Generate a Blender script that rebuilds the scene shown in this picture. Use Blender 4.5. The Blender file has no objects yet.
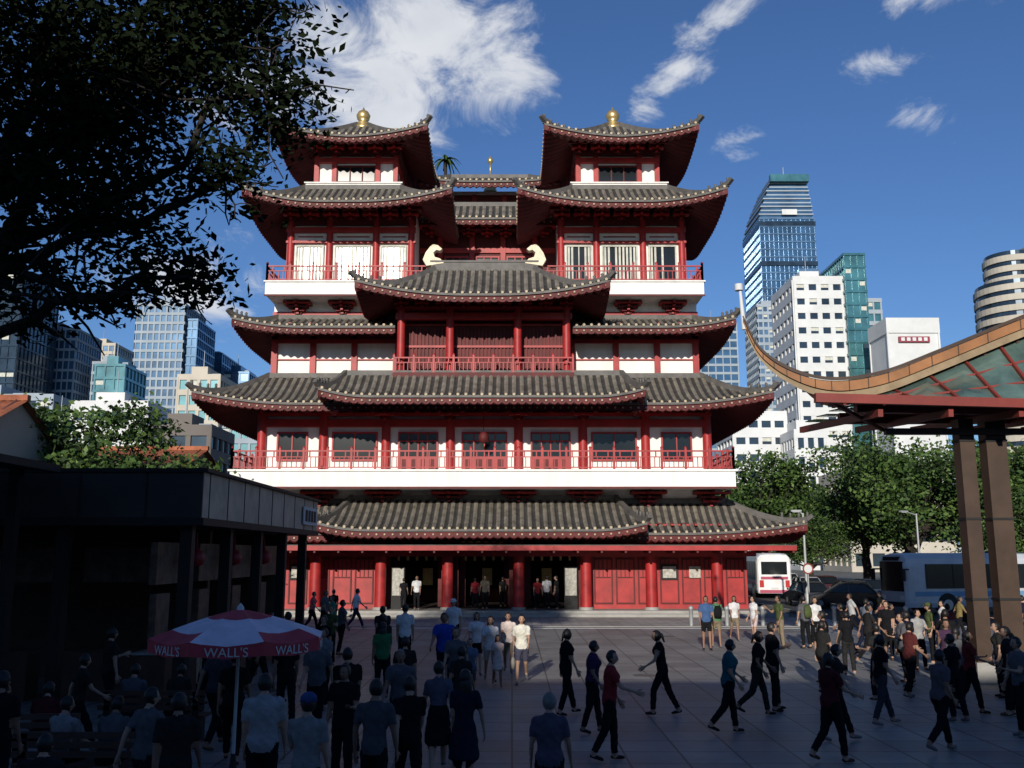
import bpy, math, random
import numpy as np
from mathutils import Vector, Matrix
random.seed(7); rng=np.random.default_rng(7)
scene=bpy.context.scene
R=math.radians
# ------------------------------------------------------------ materials
MC={}
def mat(name,col,rough=.7,var=.18,scale=2.0,metal=0,bump=0.,bscale=20,spec=.4,stretch=None):
    if name in MC: return MC[name]
    m=bpy.data.materials.new(name); m.use_nodes=True
    nt=m.node_tree; N=nt.nodes; L=nt.links
    p=N['Principled BSDF']; p.inputs['Roughness'].default_value=rough
    p.inputs['Metallic'].default_value=metal
    p.inputs['Specular IOR Level'].default_value=spec
    tc=N.new('ShaderNodeTexCoord'); src=tc.outputs['Object']
    if stretch:
        mp=N.new('ShaderNodeMapping'); mp.inputs['Scale'].default_value=stretch; L.new(src,mp.inputs[0]); src=mp.outputs[0]
    n=N.new('ShaderNodeTexNoise'); n.inputs['Scale'].default_value=scale; n.inputs['Detail'].default_value=5
    n.inputs['Roughness'].default_value=.65
    L.new(src,n.inputs['Vector'])
    mr=N.new('ShaderNodeMapRange'); mr.inputs[1].default_value=.3; mr.inputs[2].default_value=.7
    mr.inputs[3].default_value=1-var; mr.inputs[4].default_value=1+var
    L.new(n.outputs['Fac'],mr.inputs[0])
    mx=N.new('ShaderNodeVectorMath'); mx.operation='SCALE'; mx.inputs[0].default_value=col[:3]
    L.new(mr.outputs[0],mx.inputs['Scale']); L.new(mx.outputs[0],p.inputs['Base Color'])
    if bump>0:
        n2=N.new('ShaderNodeTexNoise'); n2.inputs['Scale'].default_value=bscale; n2.inputs['Detail'].default_value=4
        L.new(tc.outputs['Object'],n2.inputs['Vector'])
        bp=N.new('ShaderNodeBump'); bp.inputs['Strength'].default_value=bump; bp.inputs['Distance'].default_value=.03
        L.new(n2.outputs['Fac'],bp.inputs['Height']); L.new(bp.outputs[0],p.inputs['Normal'])
    MC[name]=m; return m
def cloth(col):
    return mat('cloth_%02d_%02d_%02d'%tuple(int(c*99) for c in col),col,.9,.22,9,bump=.3,bscale=30,spec=.08)
RED=mat('temple_red_paint',(.32,.020,.020),.5,.3,1.2)
DRED=mat('temple_dark_red_timber',(.095,.010,.010),.65,.35,1.5)
MRED=mat('temple_rafter_red',(.12,.012,.012),.65,.3,1.5)
WHITE=mat('temple_white_plaster',(.78,.76,.72),.85,.11,1.6,bump=.1,bscale=6,stretch=(1,1,.18))
TILE=mat('temple_grey_roof_tile',(.17,.15,.122),.55,.5,2.2,bump=.3,bscale=9)
VAL=mat('temple_roof_valley_shade',(.045,.041,.037),.7,.4,2.2)  # dark valley colour paints in the shade between tile ribs
TILEEND=mat('tile_end_cream',(.40,.33,.22),.6,.3,5)
RIDGE=mat('ridge_grey',(.10,.092,.084),.6,.35,2)
GOLD=mat('gold_leaf',(.62,.44,.18),.35,.15,4,metal=.7)
CREAM=mat('finial_cream',(.66,.58,.40),.5,.2,4)
DARKGL=mat('dark_window_glass',(.010,.013,.015),.15,.3,1,spec=.4)
BLIND=mat('pale_window_blind',(.50,.50,.44),.8,.25,2)
STONE=mat('grey_granite',(.28,.27,.25),.6,.15,2,bump=.2)
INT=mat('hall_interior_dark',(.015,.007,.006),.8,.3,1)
BLACK=mat('black_rubber',(.012,.012,.012),.7,.2,5)
BOARD=mat('notice_board_paper',(.38,.37,.33),.8,.4,6)
# ------------------------------------------------------------ builder
class B:
    def __init__(s,ox=0): s.v=[];s.f=[];s.m=[];s.s=[];s.mats=[];s.ox=ox
    def mi(s,m):
        if m not in s.mats: s.mats.append(m)
        return s.mats.index(m)
    def add(s,vs,fs,m,smooth=False):
        o=len(s.v); i=s.mi(m); ox=s.ox
        s.v.extend([(p[0]+ox,p[1],p[2]) for p in vs])
        for f in fs:
            s.f.append([k+o for k in f]); s.m.append(i); s.s.append(smooth)
    def box(s,x0,x1,y0,y1,z0,z1,m):
        if x0>x1:x0,x1=x1,x0
        if y0>y1:y0,y1=y1,y0
        if z0>z1:z0,z1=z1,z0
        vs=[(x0,y0,z0),(x1,y0,z0),(x1,y1,z0),(x0,y1,z0),(x0,y0,z1),(x1,y0,z1),(x1,y1,z1),(x0,y1,z1)]
        s.add(vs,[(0,3,2,1),(4,5,6,7),(0,1,5,4),(1,2,6,5),(2,3,7,6),(3,0,4,7)],m)
    def obox(s,c,dx,dy,dz,M,m):
        vs=[]
        for k in ((-1,-1,-1),(1,-1,-1),(1,1,-1),(-1,1,-1),(-1,-1,1),(1,-1,1),(1,1,1),(-1,1,1)):
            vs.append(Vector(c)+M@Vector((k[0]*dx/2,k[1]*dy/2,k[2]*dz/2)))
        s.add(vs,[(0,3,2,1),(4,5,6,7),(0,1,5,4),(1,2,6,5),(2,3,7,6),(3,0,4,7)],m)
    def beam(s,p0,p1,w,h,m):
        p0=Vector(p0);p1=Vector(p1);d=(p1-p0); q=d.to_track_quat('X','Z').to_matrix()
        s.obox((p0+p1)/2,d.length,w,h,q,m)
    def cyl(s,p0,p1,r0,r1,n,m,smooth=True,caps=True):
        p0=Vector(p0);p1=Vector(p1);d=p1-p0
        if d.length<1e-6: return
        q=d.to_track_quat('Z','Y').to_matrix(); vs=[]
        for p,r in ((p0,r0),(p1,r1)):
            for k in range(n):
                a=2*math.pi*k/n; vs.append(p+q@Vector((math.cos(a)*r,math.sin(a)*r,0)))
        s.add(vs,[(k,(k+1)%n,n+(k+1)%n,n+k) for k in range(n)],m,smooth)
        if caps: s.add(vs,[tuple(range(n))[::-1],tuple(range(n,2*n))],m)
    def grid(s,rows,m,smooth=True,flip=False,m2=None):
        nr=len(rows);nc=len(rows[0]); vs=[p for r in rows for p in r]
        fs=[]
        for i in range(nr-1):
            for j in range(nc-1):
                f=(i*nc+j,i*nc+j+1,(i+1)*nc+j+1,(i+1)*nc+j)
                fs.append(f[::-1] if flip else f)
        s.add(vs,fs,m,smooth)
        if m2:
            k2=s.mi(m2); st=len(s.m)-len(fs)
            for q in range(len(fs)):
                if (q%(nc-1))%4 in (0,3): s.m[st+q]=k2
    def lathe(s,c,prof,n,m,smooth=True):
        vs=[]
        for r,z in prof:
            for k in range(n):
                a=2*math.pi*k/n; vs.append((c[0]+r*math.cos(a),c[1]+r*math.sin(a),c[2]+z))
        fs=[(i*n+k,i*n+(k+1)%n,(i+1)*n+(k+1)%n,(i+1)*n+k) for i in range(len(prof)-1) for k in range(n)]
        s.add(vs,fs,m,smooth)
    def extrude(s,pts,axis,a,b,m):
        n=len(pts)
        if axis=='x': vs=[(a,p[0],p[1]) for p in pts]+[(b,p[0],p[1]) for p in pts]
        else: vs=[(p[0],a,p[1]) for p in pts]+[(p[0],b,p[1]) for p in pts]
        s.add(vs,[tuple(range(n))[::-1],tuple(range(n,2*n))]+[(k,(k+1)%n,n+(k+1)%n,n+k) for k in range(n)],m)
    def build(s,name,parent=None,loc=None,rz=0):
        me=bpy.data.meshes.new(name); me.from_pydata([tuple(p) for p in s.v],[],s.f)
        for m in s.mats: me.materials.append(m)
        me.polygons.foreach_set('material_index',s.m); me.polygons.foreach_set('use_smooth',s.s)
        me.update()
        o=bpy.data.objects.new(name,me); scene.collection.objects.link(o)
        if parent: o.parent=parent
        if loc: o.location=loc
        if rz: o.rotation_euler=(0,0,rz)
        return o
def root(name,loc=(0,0,0),rz=0):
    o=bpy.data.objects.new(name,None); o.empty_display_size=.5; scene.collection.objects.link(o)
    o.location=loc; o.rotation_euler=(0,0,rz); return o
# ------------------------------------------------------------ chinese roof
def skirt(b,ex0,ex1,ey0,ey1,ze,ix0,ix1,iy0,iy1,zt,lift,sides='FLR',K=1.8,curve=1.35,rib=.40,ridge=True,toprid=True):
    RP=(0,.08,.14,.08)
    def side(sd):
        if sd=='F': A0,A1,I0,I1,D=ex0,ex1,ix0,ix1,iy0-ey0; P=lambda a,d:(a,ey0+d)
        if sd=='B': A0,A1,I0,I1,D=ex0,ex1,ix0,ix1,ey1-iy1; P=lambda a,d:(a,ey1-d)
        if sd=='R': A0,A1,I0,I1,D=ey0,ey1,iy0,iy1,ex1-ix1; P=lambda a,d:(ex1-d,a)
        if sd=='L': A0,A1,I0,I1,D=ey0,ey1,iy0,iy1,ix0-ex0; P=lambda a,d:(ex0+d,a)
        c0=I0-A0; c1=A1-I1
        def zz(a,v):
            q=0
            if c0>.05: q=max(q,1-(a-A0)/(K*c0))
            if c1>.05: q=max(q,1-(A1-a)/(K*c1))
            q=max(q,0)
            return ze+lift*q*q*(1-v)**1.4+(zt-ze)*v**curve
        def vm(a):
            v=1
            if c0>.05: v=min(v,(a-A0)/c0)
            if c1>.05: v=min(v,(A1-a)/c1)
            return max(v,0)
        n=max(1,round((A1-A0)/rib)); st=(A1-A0)/n
        NV=8
        for off,sgn,m in ((0,1,TILE),(-.36,-1,MRED)):
            rows=[]
            for w in range(NV+1):
                row=[]
                for k in range(n*4+1):
                    a=A0+(A1-A0)*k/(n*4); v=vm(a)*w/NV
                    h=RP[k%4]*(.9 if sgn>0 else 1.0)
                    x,y=P(a,D*v); row.append((x,y,zz(a,v)+off+sgn*h))
                rows.append(row)
            b.grid(rows,m,smooth=False,m2=VAL if sgn>0 else DRED)
        r0=[];r1=[];r2=[];r3=[]
        for k in range(n*2+1):
            a=A0+(A1-A0)*k/(n*2); z=zz(a,0)
            x,y=P(a,0);r0.append((x,y,z+.02));r1.append((x,y,z-.11))
            x,y=P(a,.10 if vm(a)>.08 else .01);r2.append((x,y,z-.11));r3.append((x,y,z-.42))
        b.grid([r0,r1],RIDGE,False); b.grid([r1,r2],RIDGE,False); b.grid([r2,r3],DRED,False)
        for k in range(n):
            a=A0+st*(k+.5); z=zz(a,0); x,y=P(a,-.03)
            b.cyl(P(a,-.04)+(z+.05,),P(a,.05)+(z+.05,),.075,.075,8,TILEEND,False)
            x,y=P(a,.06); b.box(x-.04,x+.04,y-.04,y+.04,z-.29,z-.21,TILEEND)
        return zz
    for sd in sides: side(sd)
    def hip(cx,cy,qx,qy):
        pts=[]
        for i in range(11):
            v=i/10
            q=max(0,1-v/K)
            z=ze+lift*q*q*(1-v)**1.4+(zt-ze)*v**curve
            pts.append(Vector((cx+(qx-cx)*v,cy+(qy-cy)*v,z+.13)))
        d=(pts[0]-pts[1]).normalized(); pts.insert(0,pts[0]+d*.28+Vector((0,0,.16)))
        for i in range(len(pts)-1):
            b.beam(pts[i],pts[i+1],.24,.30 if i else .2,RIDGE)
        for i in range(1,5):
            p=pts[i]; b.lathe((p[0],p[1],p[2]+.1),[(.0,0),(.09,.02),(.06,.16),(.08,.24),(.0,.32)],6,RIDGE)
    if ridge:
        if 'F' in sides and 'L' in sides: hip(ex0,ey0,ix0,iy0)
        if 'F' in sides and 'R' in sides: hip(ex1,ey0,ix1,iy0)
        if 'B' in sides and 'L' in sides: hip(ex0,ey1,ix0,iy1)
        if 'B' in sides and 'R' in sides: hip(ex1,ey1,ix1,iy1)
    if toprid and ix1-ix0>1:
        b.box(ix0,ix1,iy0-.14,iy0+.14,zt-.05,zt+.22,RIDGE)
def dougong(b,xs,y,zt,s=1,m=DRED):
    for x in xs:
        for i in range(4):
            w=(.22+.24*i)*s; z=zt-(4-i)*.21*s
            b.box(x-w,x+w,y-.12-.24*i*s,y+.05,z,z+.11*s,RED if i%2 else m)
            for k in (-1,0,1): b.box(x+k*w*.9-.07*s,x+k*w*.9+.07*s,y-.14-.24*i*s,y,z+.11*s+.003,z+.2*s,m)
            b.box(x-.07,x+.07,y-.3-.3*i*s,y-.1,z+.004,z+.10*s,RED)
def railing(b,p0,p1,z,h,m=RED,sp=1.25):
    p0=Vector((p0[0],p0[1],0));p1=Vector((p1[0],p1[1],0));d=p1-p0;L=d.length
    n=max(1,round(L/sp))
    def at(t,zz): q=p0+d*t; return (q.x,q.y,zz)
    for zz,w,t in ((z+h,.09,.07),(z+h*.68,.05,.045),(z+h*.12,.05,.05)):
        b.beam(at(0,zz),at(1,zz),w,t,m)
    for i in range(n+1):
        q=p0+d*(i/n); b.box(q.x-.055,q.x+.055,q.y-.055,q.y+.055,z,z+h+.14,m)
        b.lathe((q.x,q.y,z+h+.14),[(.07,0),(.08,.05),(0,.12)],6,m)
    k=n*5
    for i in range(k):
        q=p0+d*((i+.5)/k); b.box(q.x-.02,q.x+.02,q.y-.02,q.y+.02,z+.1,z+h*.68,m)
    for i in range(n*2):
        q=p0+d*((i+.5)/(n*2)); b.box(q.x-.03,q.x+.03,q.y-.03,q.y+.03,z+h*.68,z+h,m)
def window(b,x0,x1,y,z0,z1,glass=DARKGL,bars=4,fm=RED,slat=None):
    f=.09
    b.box(x0,x1,y-.02,y,z0,z1,glass)
    b.box(x0-f,x0,y-.13,y+.01,z0-f,z1+f,fm); b.box(x1,x1+f,y-.13,y+.01,z0-f,z1+f,fm)
    b.box(x0,x1,y-.125,y+.01,z0-f,z0,fm); b.box(x0,x1,y-.125,y+.01,z1,z1+f,fm)
    if slat:
        n=int((x1-x0)/.19); gap=random.choice([0,0,1,2])
        for i in range(n):
            x=x0+(x1-x0)*(i+.5)/n
            if (i*7)%11==3 or (gap and i in range(gap*2,gap*2+3)): continue
            zl=z0 if random.random()<.8 else z0+random.uniform(.3,1.2)
            b.box(x-.058,x+.058,y-.07,y-.03,zl,z1,slat)
    for i in range(1,bars):
        x=x0+(x1-x0)*i/bars; b.box(x-.03,x+.03,y-.1,y-.02,z0,z1,fm)
# ------------------------------------------------------------ TEMPLE
temple=root('buddhist_temple')
TX=-1.5
def cols(b,xs,y,z0,z1,r=.26,m=RED):
    for x in xs:
        b.cyl((x,y,z0+.12),(x,y,z1),r,r*.95,16,m)
        b.cyl((x,y,z0),(x,y,z0+.14),r*1.35,r*1.2,16,STONE)
sym=lambda l:[-a for a in l]+[a for a in l]
b=B(TX)
b.box(-15.5,15.5,49.3,84,0,.15,STONE); b.box(-15.1,15.1,49.7,84,.15,.3,STONE)
for s in (-1,1):
    b.box(s*5.5,s*14,51.5,53,.3,5.6,RED)
    b.box(s*14,s*13.7,53,82,.3,5.6,RED)
    for i in range(7):
        xa=s*(5.85+i*1.17); xb=s*(5.85+i*1.17+1.0); xl,xr=min(xa,xb),max(xa,xb)
        b.box(xl,xr,51.42,51.497,.55,.62,DRED); b.box(xl,xr,51.42,51.497,2.85,2.93,DRED)
        b.box(xl,xl+.07,51.425,51.497,.62,2.85,DRED); b.box(xr-.07,xr,51.425,51.497,.62,2.85,DRED)
        b.box(xl+.1,xr-.1,51.44,51.497,1.9,1.95,DRED)
        for k in range(3): b.box(xl+.25+k*.22,xl+.29+k*.22,51.45,51.497,1.97,2.83,DRED)
    b.box(s*9.5,s*10.2,51.36,51.40,1.9,2.5,BOARD); b.box(s*10.9,s*11.5,51.36,51.40,1.9,2.5,BOARD)
    b.box(s*9.4,s*10.3,51.40,51.425,1.8,2.6,BLACK)
b.box(-13.7,13.7,81.6,82,.3,5.6,RED)
b.box(-5.5,5.5,51.4,53,3.25,5.6,DRED)
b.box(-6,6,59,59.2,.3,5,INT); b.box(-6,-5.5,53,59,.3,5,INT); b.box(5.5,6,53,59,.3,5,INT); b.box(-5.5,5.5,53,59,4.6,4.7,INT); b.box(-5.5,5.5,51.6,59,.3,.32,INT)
for x in (-3.6,0,3.6):
    b.box(x-.3,x+.3,58.6,58.9,1.3,2.3,GOLD); b.box(x-.8,x+.8,58.3,58.9,.32,1.1,DRED)
    for s in (-1,1): b.box(x+s*1.05,x+s*1.35,53.1,53.2,.33,3.2,DRED)
for x in (-4.5,4.6): b.box(x-.3,x+.3,51.0,51.06,1.0,2.4,BOARD); b.box(x-.35,x+.35,51.07,51.1,.3,2.5,BLACK)
for x in (-3.6,0,3.6):
    for s in (-1,1): b.box(x+s*1.35,x+s*1.55,51.5,51.7,.33,3.25,DRED); 
    for k in range(5): b.cyl((x-1+.5*k,51.9,3.1),(x-1+.5*k,51.9,2.8),.08,.08,8,GOLD)
cols(b,sym([1.85,5.35,8.75,12.2]),50.5,.3,4.3,.3)
b.box(-14.2,14.2,50.2,50.85,3.02,3.3,RED)
b.box(-15.7,15.7,48.3,51.5,3.36,3.44,DRED); b.box(-15.75,15.75,48.22,48.297,3.32,3.56,RED)
b.box(-15.75,15.75,48.2,48.3,3.563,3.60,RIDGE)
for i in range(27): b.box(-15.6+i*1.2-.05,-15.6+i*1.2+.05,48.3,51.4,3.2,3.357,DRED)
b.box(-13.5,13.5,50.3,50.7,3.75,4.1,DRED)
dougong(b,[-12.2+i*1.22 for i in range(21)],50.4,4.75,.8)
b.box(-1.2,1.2,49.3,49.4,3.65,4.15,DRED); b.box(-1.05,1.05,49.26,49.297,3.73,4.07,GOLD)
b.build('ground_floor',temple)
b=B(TX)
skirt(b,-16.6,16.6,49.0,84,4.2,-12.9,12.9,51.2,82,5.85,.55,'FLR')
skirt(b,-8.2,8.2,47.5,51.5,4.35,-7.0,7.0,50.9,51.5,6.0,.35,'FLR',K=2.2)
b.build('ground_floor_tiled_roof',temple)
b=B(TX)
b.box(-12.4,12.4,51.2,80,5.5,6.5,WHITE)
dougong(b,sym([1.85,5.35,8.75,12.1]),51.1,6.48,1.0)
b.box(-12.9,12.9,48.5,81,6.5,7.3,WHITE); b.box(-13.0,13.0,48.42,81.1,7.303,7.40,WHITE)
b.box(-12.95,12.95,48.46,48.497,6.42,6.52,DRED)
railing(b,(-12.85,48.6),(12.85,48.6),7.4,.95); railing(b,(-12.85,48.6),(-12.85,80),7.4,.95); railing(b,(12.85,48.6),(12.85,80),7.4,.95)
b.build('balcony_lower',temple)
b=B(TX)
b.box(-12.2,12.2,51.5,80,7.4,11.6,WHITE)
cols(b,sym([1.85,5.35,8.75,12.1]),51.35,7.4,11.0,.25)
for x0,x1 in ((-1.15,1.15),(-4.6,-2.6),(2.6,4.6)):
    window(b,x0,x1,51.48,7.5,9.6,bars=4); b.box(x0,x1,51.36,51.40,7.5,8.3,RED); b.box(x0,x1,51.34,51.4,9.15,9.22,RED)
    for k in range(4):
        w=(x1-x0)/4; b.box(x0+w*k+.12,x0+w*(k+1)-.12,51.33,51.358,7.62,8.2,DRED)
for s in (-1,1):
    window(b,s*7.05-1.15,s*7.05+1.15,51.48,8.2,9.6,bars=2); window(b,s*10.45-.75,s*10.45+.75,51.48,8.2,9.6,bars=2)
    for y in range(54,78,4): b.box(s*12.2,s*12.26,y,y+2,8.3,9.7,DARKGL); b.box(s*12.2,s*12.4,y-1.1,y-.8,7.4,11,RED)
b.box(-12.3,12.3,51.2,51.495,9.95,10.35,RED); b.box(-12.35,12.35,51.15,51.493,10.55,10.72,RED); b.box(-12.3,12.3,51.3,51.494,10.72,11.6,DRED)
dougong(b,[-12.1+i*1.21 for i in range(21)],51.2,11.5,.95)
for x in (-5.35,-1.85,1.85,5.35): dougong(b,[x],50.9,11.2,1.1)
b.lathe((0,50,8.9),[(0,0),(.1,.02),(.25,.15),(.28,.35),(.2,.55),(.08,.62),(.02,.64),(.02,1.8)],10,DRED)
b.build('first_floor_wall',temple)
b=B(TX)
skirt(b,-15.0,15.0,48.2,84,10.8,-11.9,11.9,51.6,80.5,12.75,.65,'FLR')
skirt(b,-8.2,8.2,46.8,52.0,10.95,-7.2,7.2,49.0,52,12.4,.4,'FLR',K=2.6)
b.box(-7.2,7.2,49.1,52,12.2,12.45,RIDGE)
b.build('first_floor_tiled_roof',temple)
b=B(TX)
b.box(-11.9,11.9,52,80,12.4,17.1,WHITE)
c3=[4.85,7.3,9.6,11.75]
for s in (-1,1):
    for x in c3: b.box(s*x-.16,s*x+.16,51.8,52.05,12.7,15.2,RED)
    b.box(s*4.8,s*11.95,51.9,51.995,13.78,13.85,RED); b.box(s*4.8,s*11.95,51.82,51.995,14.75,14.95,RED); b.box(s*4.8,s*11.95,51.86,51.995,12.75,12.88,RED)
    b.box(s*4.8,s*11.9,51.8,51.99,14.95,16.0,DRED)
    dougong(b,[s*(5.2+i*1.1) for i in range(7)],51.7,15.75,.75)
    dougong(b,[s*x for x in (5.5,8,10.5)],51.9,17.05,.8)
    b.box(s*4.7,s*11.95,51.9,51.992,16.3,16.55,RED)
b.box(-4.75,4.75,48.8,53,11.5,12.5,DRED)
b.box(-4.6,4.6,50.2,53,12.5,16.6,DRED)
cols(b,sym([1.8,4.4]),49.3,12.5,16.0,.22)
for i in range(46):
    x=-4.45+i*.198
    if min(abs(abs(x)-1.8),abs(abs(x)-4.4))>.15: b.box(x-.04,x+.04,50.1,50.19,12.9,15.2,MRED)
for z in (12.7,14.1,15.3): b.box(-4.6,4.6,50.06,50.2,z,z+.12,RED)
b.box(-4.7,4.7,49.15,49.45,15.45,15.8,RED); b.box(-4.7,4.7,49.1,49.5,16.0,16.15,RED)
dougong(b,[-4.4+i*1.1 for i in range(9)],49.2,16.75,.8)
railing(b,(-4.7,48.9),(4.7,48.9),12.5,.8,sp=1.1)
b.build('second_floor_wall',temple)
b=B(TX)
skirt(b,-13.5,-4.75,49.4,82,15.15,-11.6,-4.75,51.8,80,16.1,.5,'FL',K=2)
skirt(b,4.75,13.5,49.4,82,15.15,4.75,11.6,51.8,80,16.1,.5,'FR',K=2)
skirt(b,-6.5,6.5,46.6,53.2,16.15,-2.7,2.7,49.7,50.0,18.3,.75,'FLRB',K=1.5,curve=1.45,toprid=False)
b.box(-2.9,2.9,49.65,50.05,18.2,18.75,RIDGE); b.box(-2.95,2.95,49.6,50.1,18.75,18.85,RIDGE)
for s in (-1,1):
    pts=[(2.2,18.7),(3.15,18.55),(3.35,18.9),(3.2,19.3),(2.95,19.65),(2.55,19.72),(2.3,19.5),(2.42,19.4),(2.62,19.45),(2.78,19.3),(2.7,19.05),(2.4,18.95)]
    b.extrude([(s*p[0],p[1]) for p in pts],'y',49.62,50.08,CREAM)
    b.lathe((s*2.75,49.85,19.6),[(0,-.2),(.22,-.1),(.26,.05),(.15,.18),(0,.24)],8,CREAM)
b.build('second_floor_tiled_roof',temple)
b=B(TX)
b.box(-12,12,50.2,80,17.1,17.8,WHITE); b.box(-12.08,12.08,50.12,80,17.803,17.88,WHITE); b.box(-12.04,12.04,50.16,50.2,17.0,17.1,DRED)
railing(b,(-11.95,50.3),(11.95,50.3),17.88,.85); railing(b,(-11.95,50.3),(-11.95,79),17.88,.85); railing(b,(11.95,50.3),(11.95,79),17.88,.85)
b.build('balcony_upper',temple)
b=B(TX)
for s in (-1,1):
    b.box(s*4.2,s*11.5,53,60,17.88,23.6,WHITE)
    for x in (4.35,6.4,9.1,11.35):
        cols(b,[s*x],52.9,17.88,22.6,.2)
    for x0,x1 in ((4.7,6.05),(6.8,8.7),(9.5,10.95)):
        a,c=(x0,x1) if s>0 else (-x1,-x0)
        window(b,a,c,52.98,18.3,20.7,bars=2,slat=BLIND,fm=BLIND)
        b.box(a,c,52.93,52.995,21.3,21.36,RED)
    b.box(s*4.1,s*11.6,52.75,52.99,20.9,21.03,RED); b.box(s*4.1,s*11.6,52.75,52.99,21.55,21.85,RED)
    b.box(s*4.1,s*11.6,52.8,52.98,22.0,23.7,DRED)
    dougong(b,[s*(4.4+i*1.15) for i in range(7)],52.7,23.1,1.0)
    b.box(s*11.5,s*11.62,53.2,59.8,21.5,21.8,RED); b.box(s*11.5,s*11.62,53.2,59.8,22.2,23.5,DRED)
    for y in (53.2,55.4,57.6,59.6): b.box(s*11.5,s*11.65,y,y+.3,17.9,22.2,RED)
b.box(-4.2,4.2,56,60,17.88,23.0,DRED)
for x in (-2.9,-.95,.95,2.9):
    b.box(x-.15,x+.15,55.8,56,17.9,22.7,RED)
for x in (-1.9,0,1.9): window(b,x-.65,x+.65,55.98,18.6,21.0,bars=3,fm=RED)
b.box(-4.2,4.2,55.85,55.99,21.3,21.6,RED)
dougong(b,[-3.4+i*1.13 for i in range(7)],55.7,22.9,.8)
b.build('third_floor_wall',temple)
b=B(TX)
for s in (-1,1):
    ex=(1.8,13.4); ix=(5.0,10.6)
    if s>0: skirt(b,ex[0],ex[1],49.6,61.4,22.3,ix[0],ix[1],52.7,59.0,24.15,.8,'FLRB',K=1.6)
    else: skirt(b,-ex[1],-ex[0],49.6,61.4,22.3,-ix[1],-ix[0],52.7,59.0,24.15,.8,'FLRB',K=1.6)
skirt(b,-4,4,53.6,60,22.75,-4,4,55.6,60,24.2,0,'F')
b.build('third_floor_tiled_roof',temple)
b=B(TX)
for s in (-1,1):
    c=s*7.8
    b.box(c-2.8,c+2.8,52.8,59,24.0,24.55,WHITE); b.box(c-2.88,c+2.88,52.72,59.1,24.553,24.62,WHITE)
    b.box(c-2.35,c+2.35,53.7,58.4,24.6,27.6,WHITE)
    for x in (-2.35,-1.3,1.3,2.35): b.box(c+x-.14,c+x+.14,53.5,53.72,24.62,26.6,RED)
    window(b,c-1.1,c+1.1,53.68,25.0,25.9,bars=3,fm=DRED)
    b.box(c-2.5,c+2.5,53.45,53.7,26.15,26.45,RED); b.box(c-2.6,c+2.6,53.5,58.6,26.6,28,DRED)
    dougong(b,[c-2.3+i*1.15 for i in range(5)],53.4,27.5,.95)
    for sx in (-1,1):
        for y in (53.6,55.8,58): b.box(c+sx*2.35,c+sx*2.5,y,y+.3,24.62,26.6,RED)
        b.box(c+sx*2.35,c+sx*2.48,53.9,58,26.15,26.45,RED)
    skirt(b,c-4.45,c+4.45,51.1,60.1,26.8,c-.35,c+.35,55.3,55.9,29.3,.75,'FLRB',K=1.2,curve=1.4,toprid=False)
    b.lathe((c,55.6,29.2),[(.5,0),(.55,.15),(.3,.25),(.45,.4),(.2,.5),(.38,.7),(.44,.95),(.3,1.2),(.1,1.3),(.05,1.45),(0,1.55)],14,GOLD)
b.box(-3.6,3.6,60,66,22,26.9,WHITE); b.box(-3.7,3.7,59.9,60,25.6,26.6,DRED); b.box(-3.6,3.6,59.92,60,24.9,25.1,RED)
for x in (-3,-1,1,3): b.box(x-.14,x+.14,59.8,60,23,26.6,RED)
skirt(b,-4.6,4.6,58.2,68,26.95,-2.6,2.6,60.4,66,28.0,.3,'FLR')
b.lathe((0,62,27.6),[(.5,0),(.3,.7),(.15,1.2),(.05,1.3),(.05,2.1),(.18,2.2),(.2,2.4),(0,2.7)],10,GOLD)
b.build('roof_towers',temple)
# ------------------------------------------------------------ ground
def paver_mat(name,c1,c2,mort,bw,bh,ms,rough,rot=0):
    m=bpy.data.materials.new(name); m.use_nodes=True; N=m.node_tree.nodes; L=m.node_tree.links; p=N['Principled BSDF']
    tc=N.new('ShaderNodeTexCoord'); br=N.new('ShaderNodeTexBrick'); br.offset=0
    br.inputs['Color1'].default_value=(*c1,1);br.inputs['Color2'].default_value=(*c2,1);br.inputs['Mortar'].default_value=(*mort,1)
    br.inputs['Scale'].default_value=1;br.inputs['Brick Width'].default_value=bw;br.inputs['Row Height'].default_value=bh;br.inputs['Mortar Size'].default_value=ms
    L.new(tc.outputs['Object'],br.inputs['Vector'])
    n=N.new('ShaderNodeTexNoise'); n.inputs['Scale'].default_value=.35;n.inputs['Detail'].default_value=9;n.inputs['Roughness'].default_value=.72
    L.new(tc.outputs['Object'],n.inputs['Vector'])
    mr=N.new('ShaderNodeMapRange');mr.inputs[1].default_value=.3;mr.inputs[2].default_value=.7;mr.inputs[3].default_value=.55;mr.inputs[4].default_value=1.35
    L.new(n.outputs['Fac'],mr.inputs[0])
    s=N.new('ShaderNodeVectorMath');s.operation='SCALE';L.new(br.outputs['Color'],s.inputs[0]);L.new(mr.outputs[0],s.inputs['Scale']);L.new(s.outputs[0],p.inputs['Base Color'])
    r=N.new('ShaderNodeMapRange');r.inputs[3].default_value=rough-.12;r.inputs[4].default_value=rough+.2;L.new(n.outputs['Fac'],r.inputs[0]);L.new(r.outputs[0],p.inputs['Roughness'])
    p.inputs['Specular IOR Level'].default_value=.3
    return m
PAVE=paver_mat('plaza_pavers',(.25,.24,.23),(.19,.185,.18),(.07,.07,.07),.9,.9,.02,.5)
PAVE2=paver_mat('street_pavers',(.36,.34,.31),(.30,.285,.265),(.14,.14,.14),.45,.3,.012,.7)
ASPH=mat('asphalt',(.05,.05,.052),.9,.3,.8,bump=.3,bscale=40)
SOIL=mat('ground_concrete',(.12,.12,.11),.95,.25,.05)
LINE=mat('road_paint',(.6,.6,.58),.8,.2,3)
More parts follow.
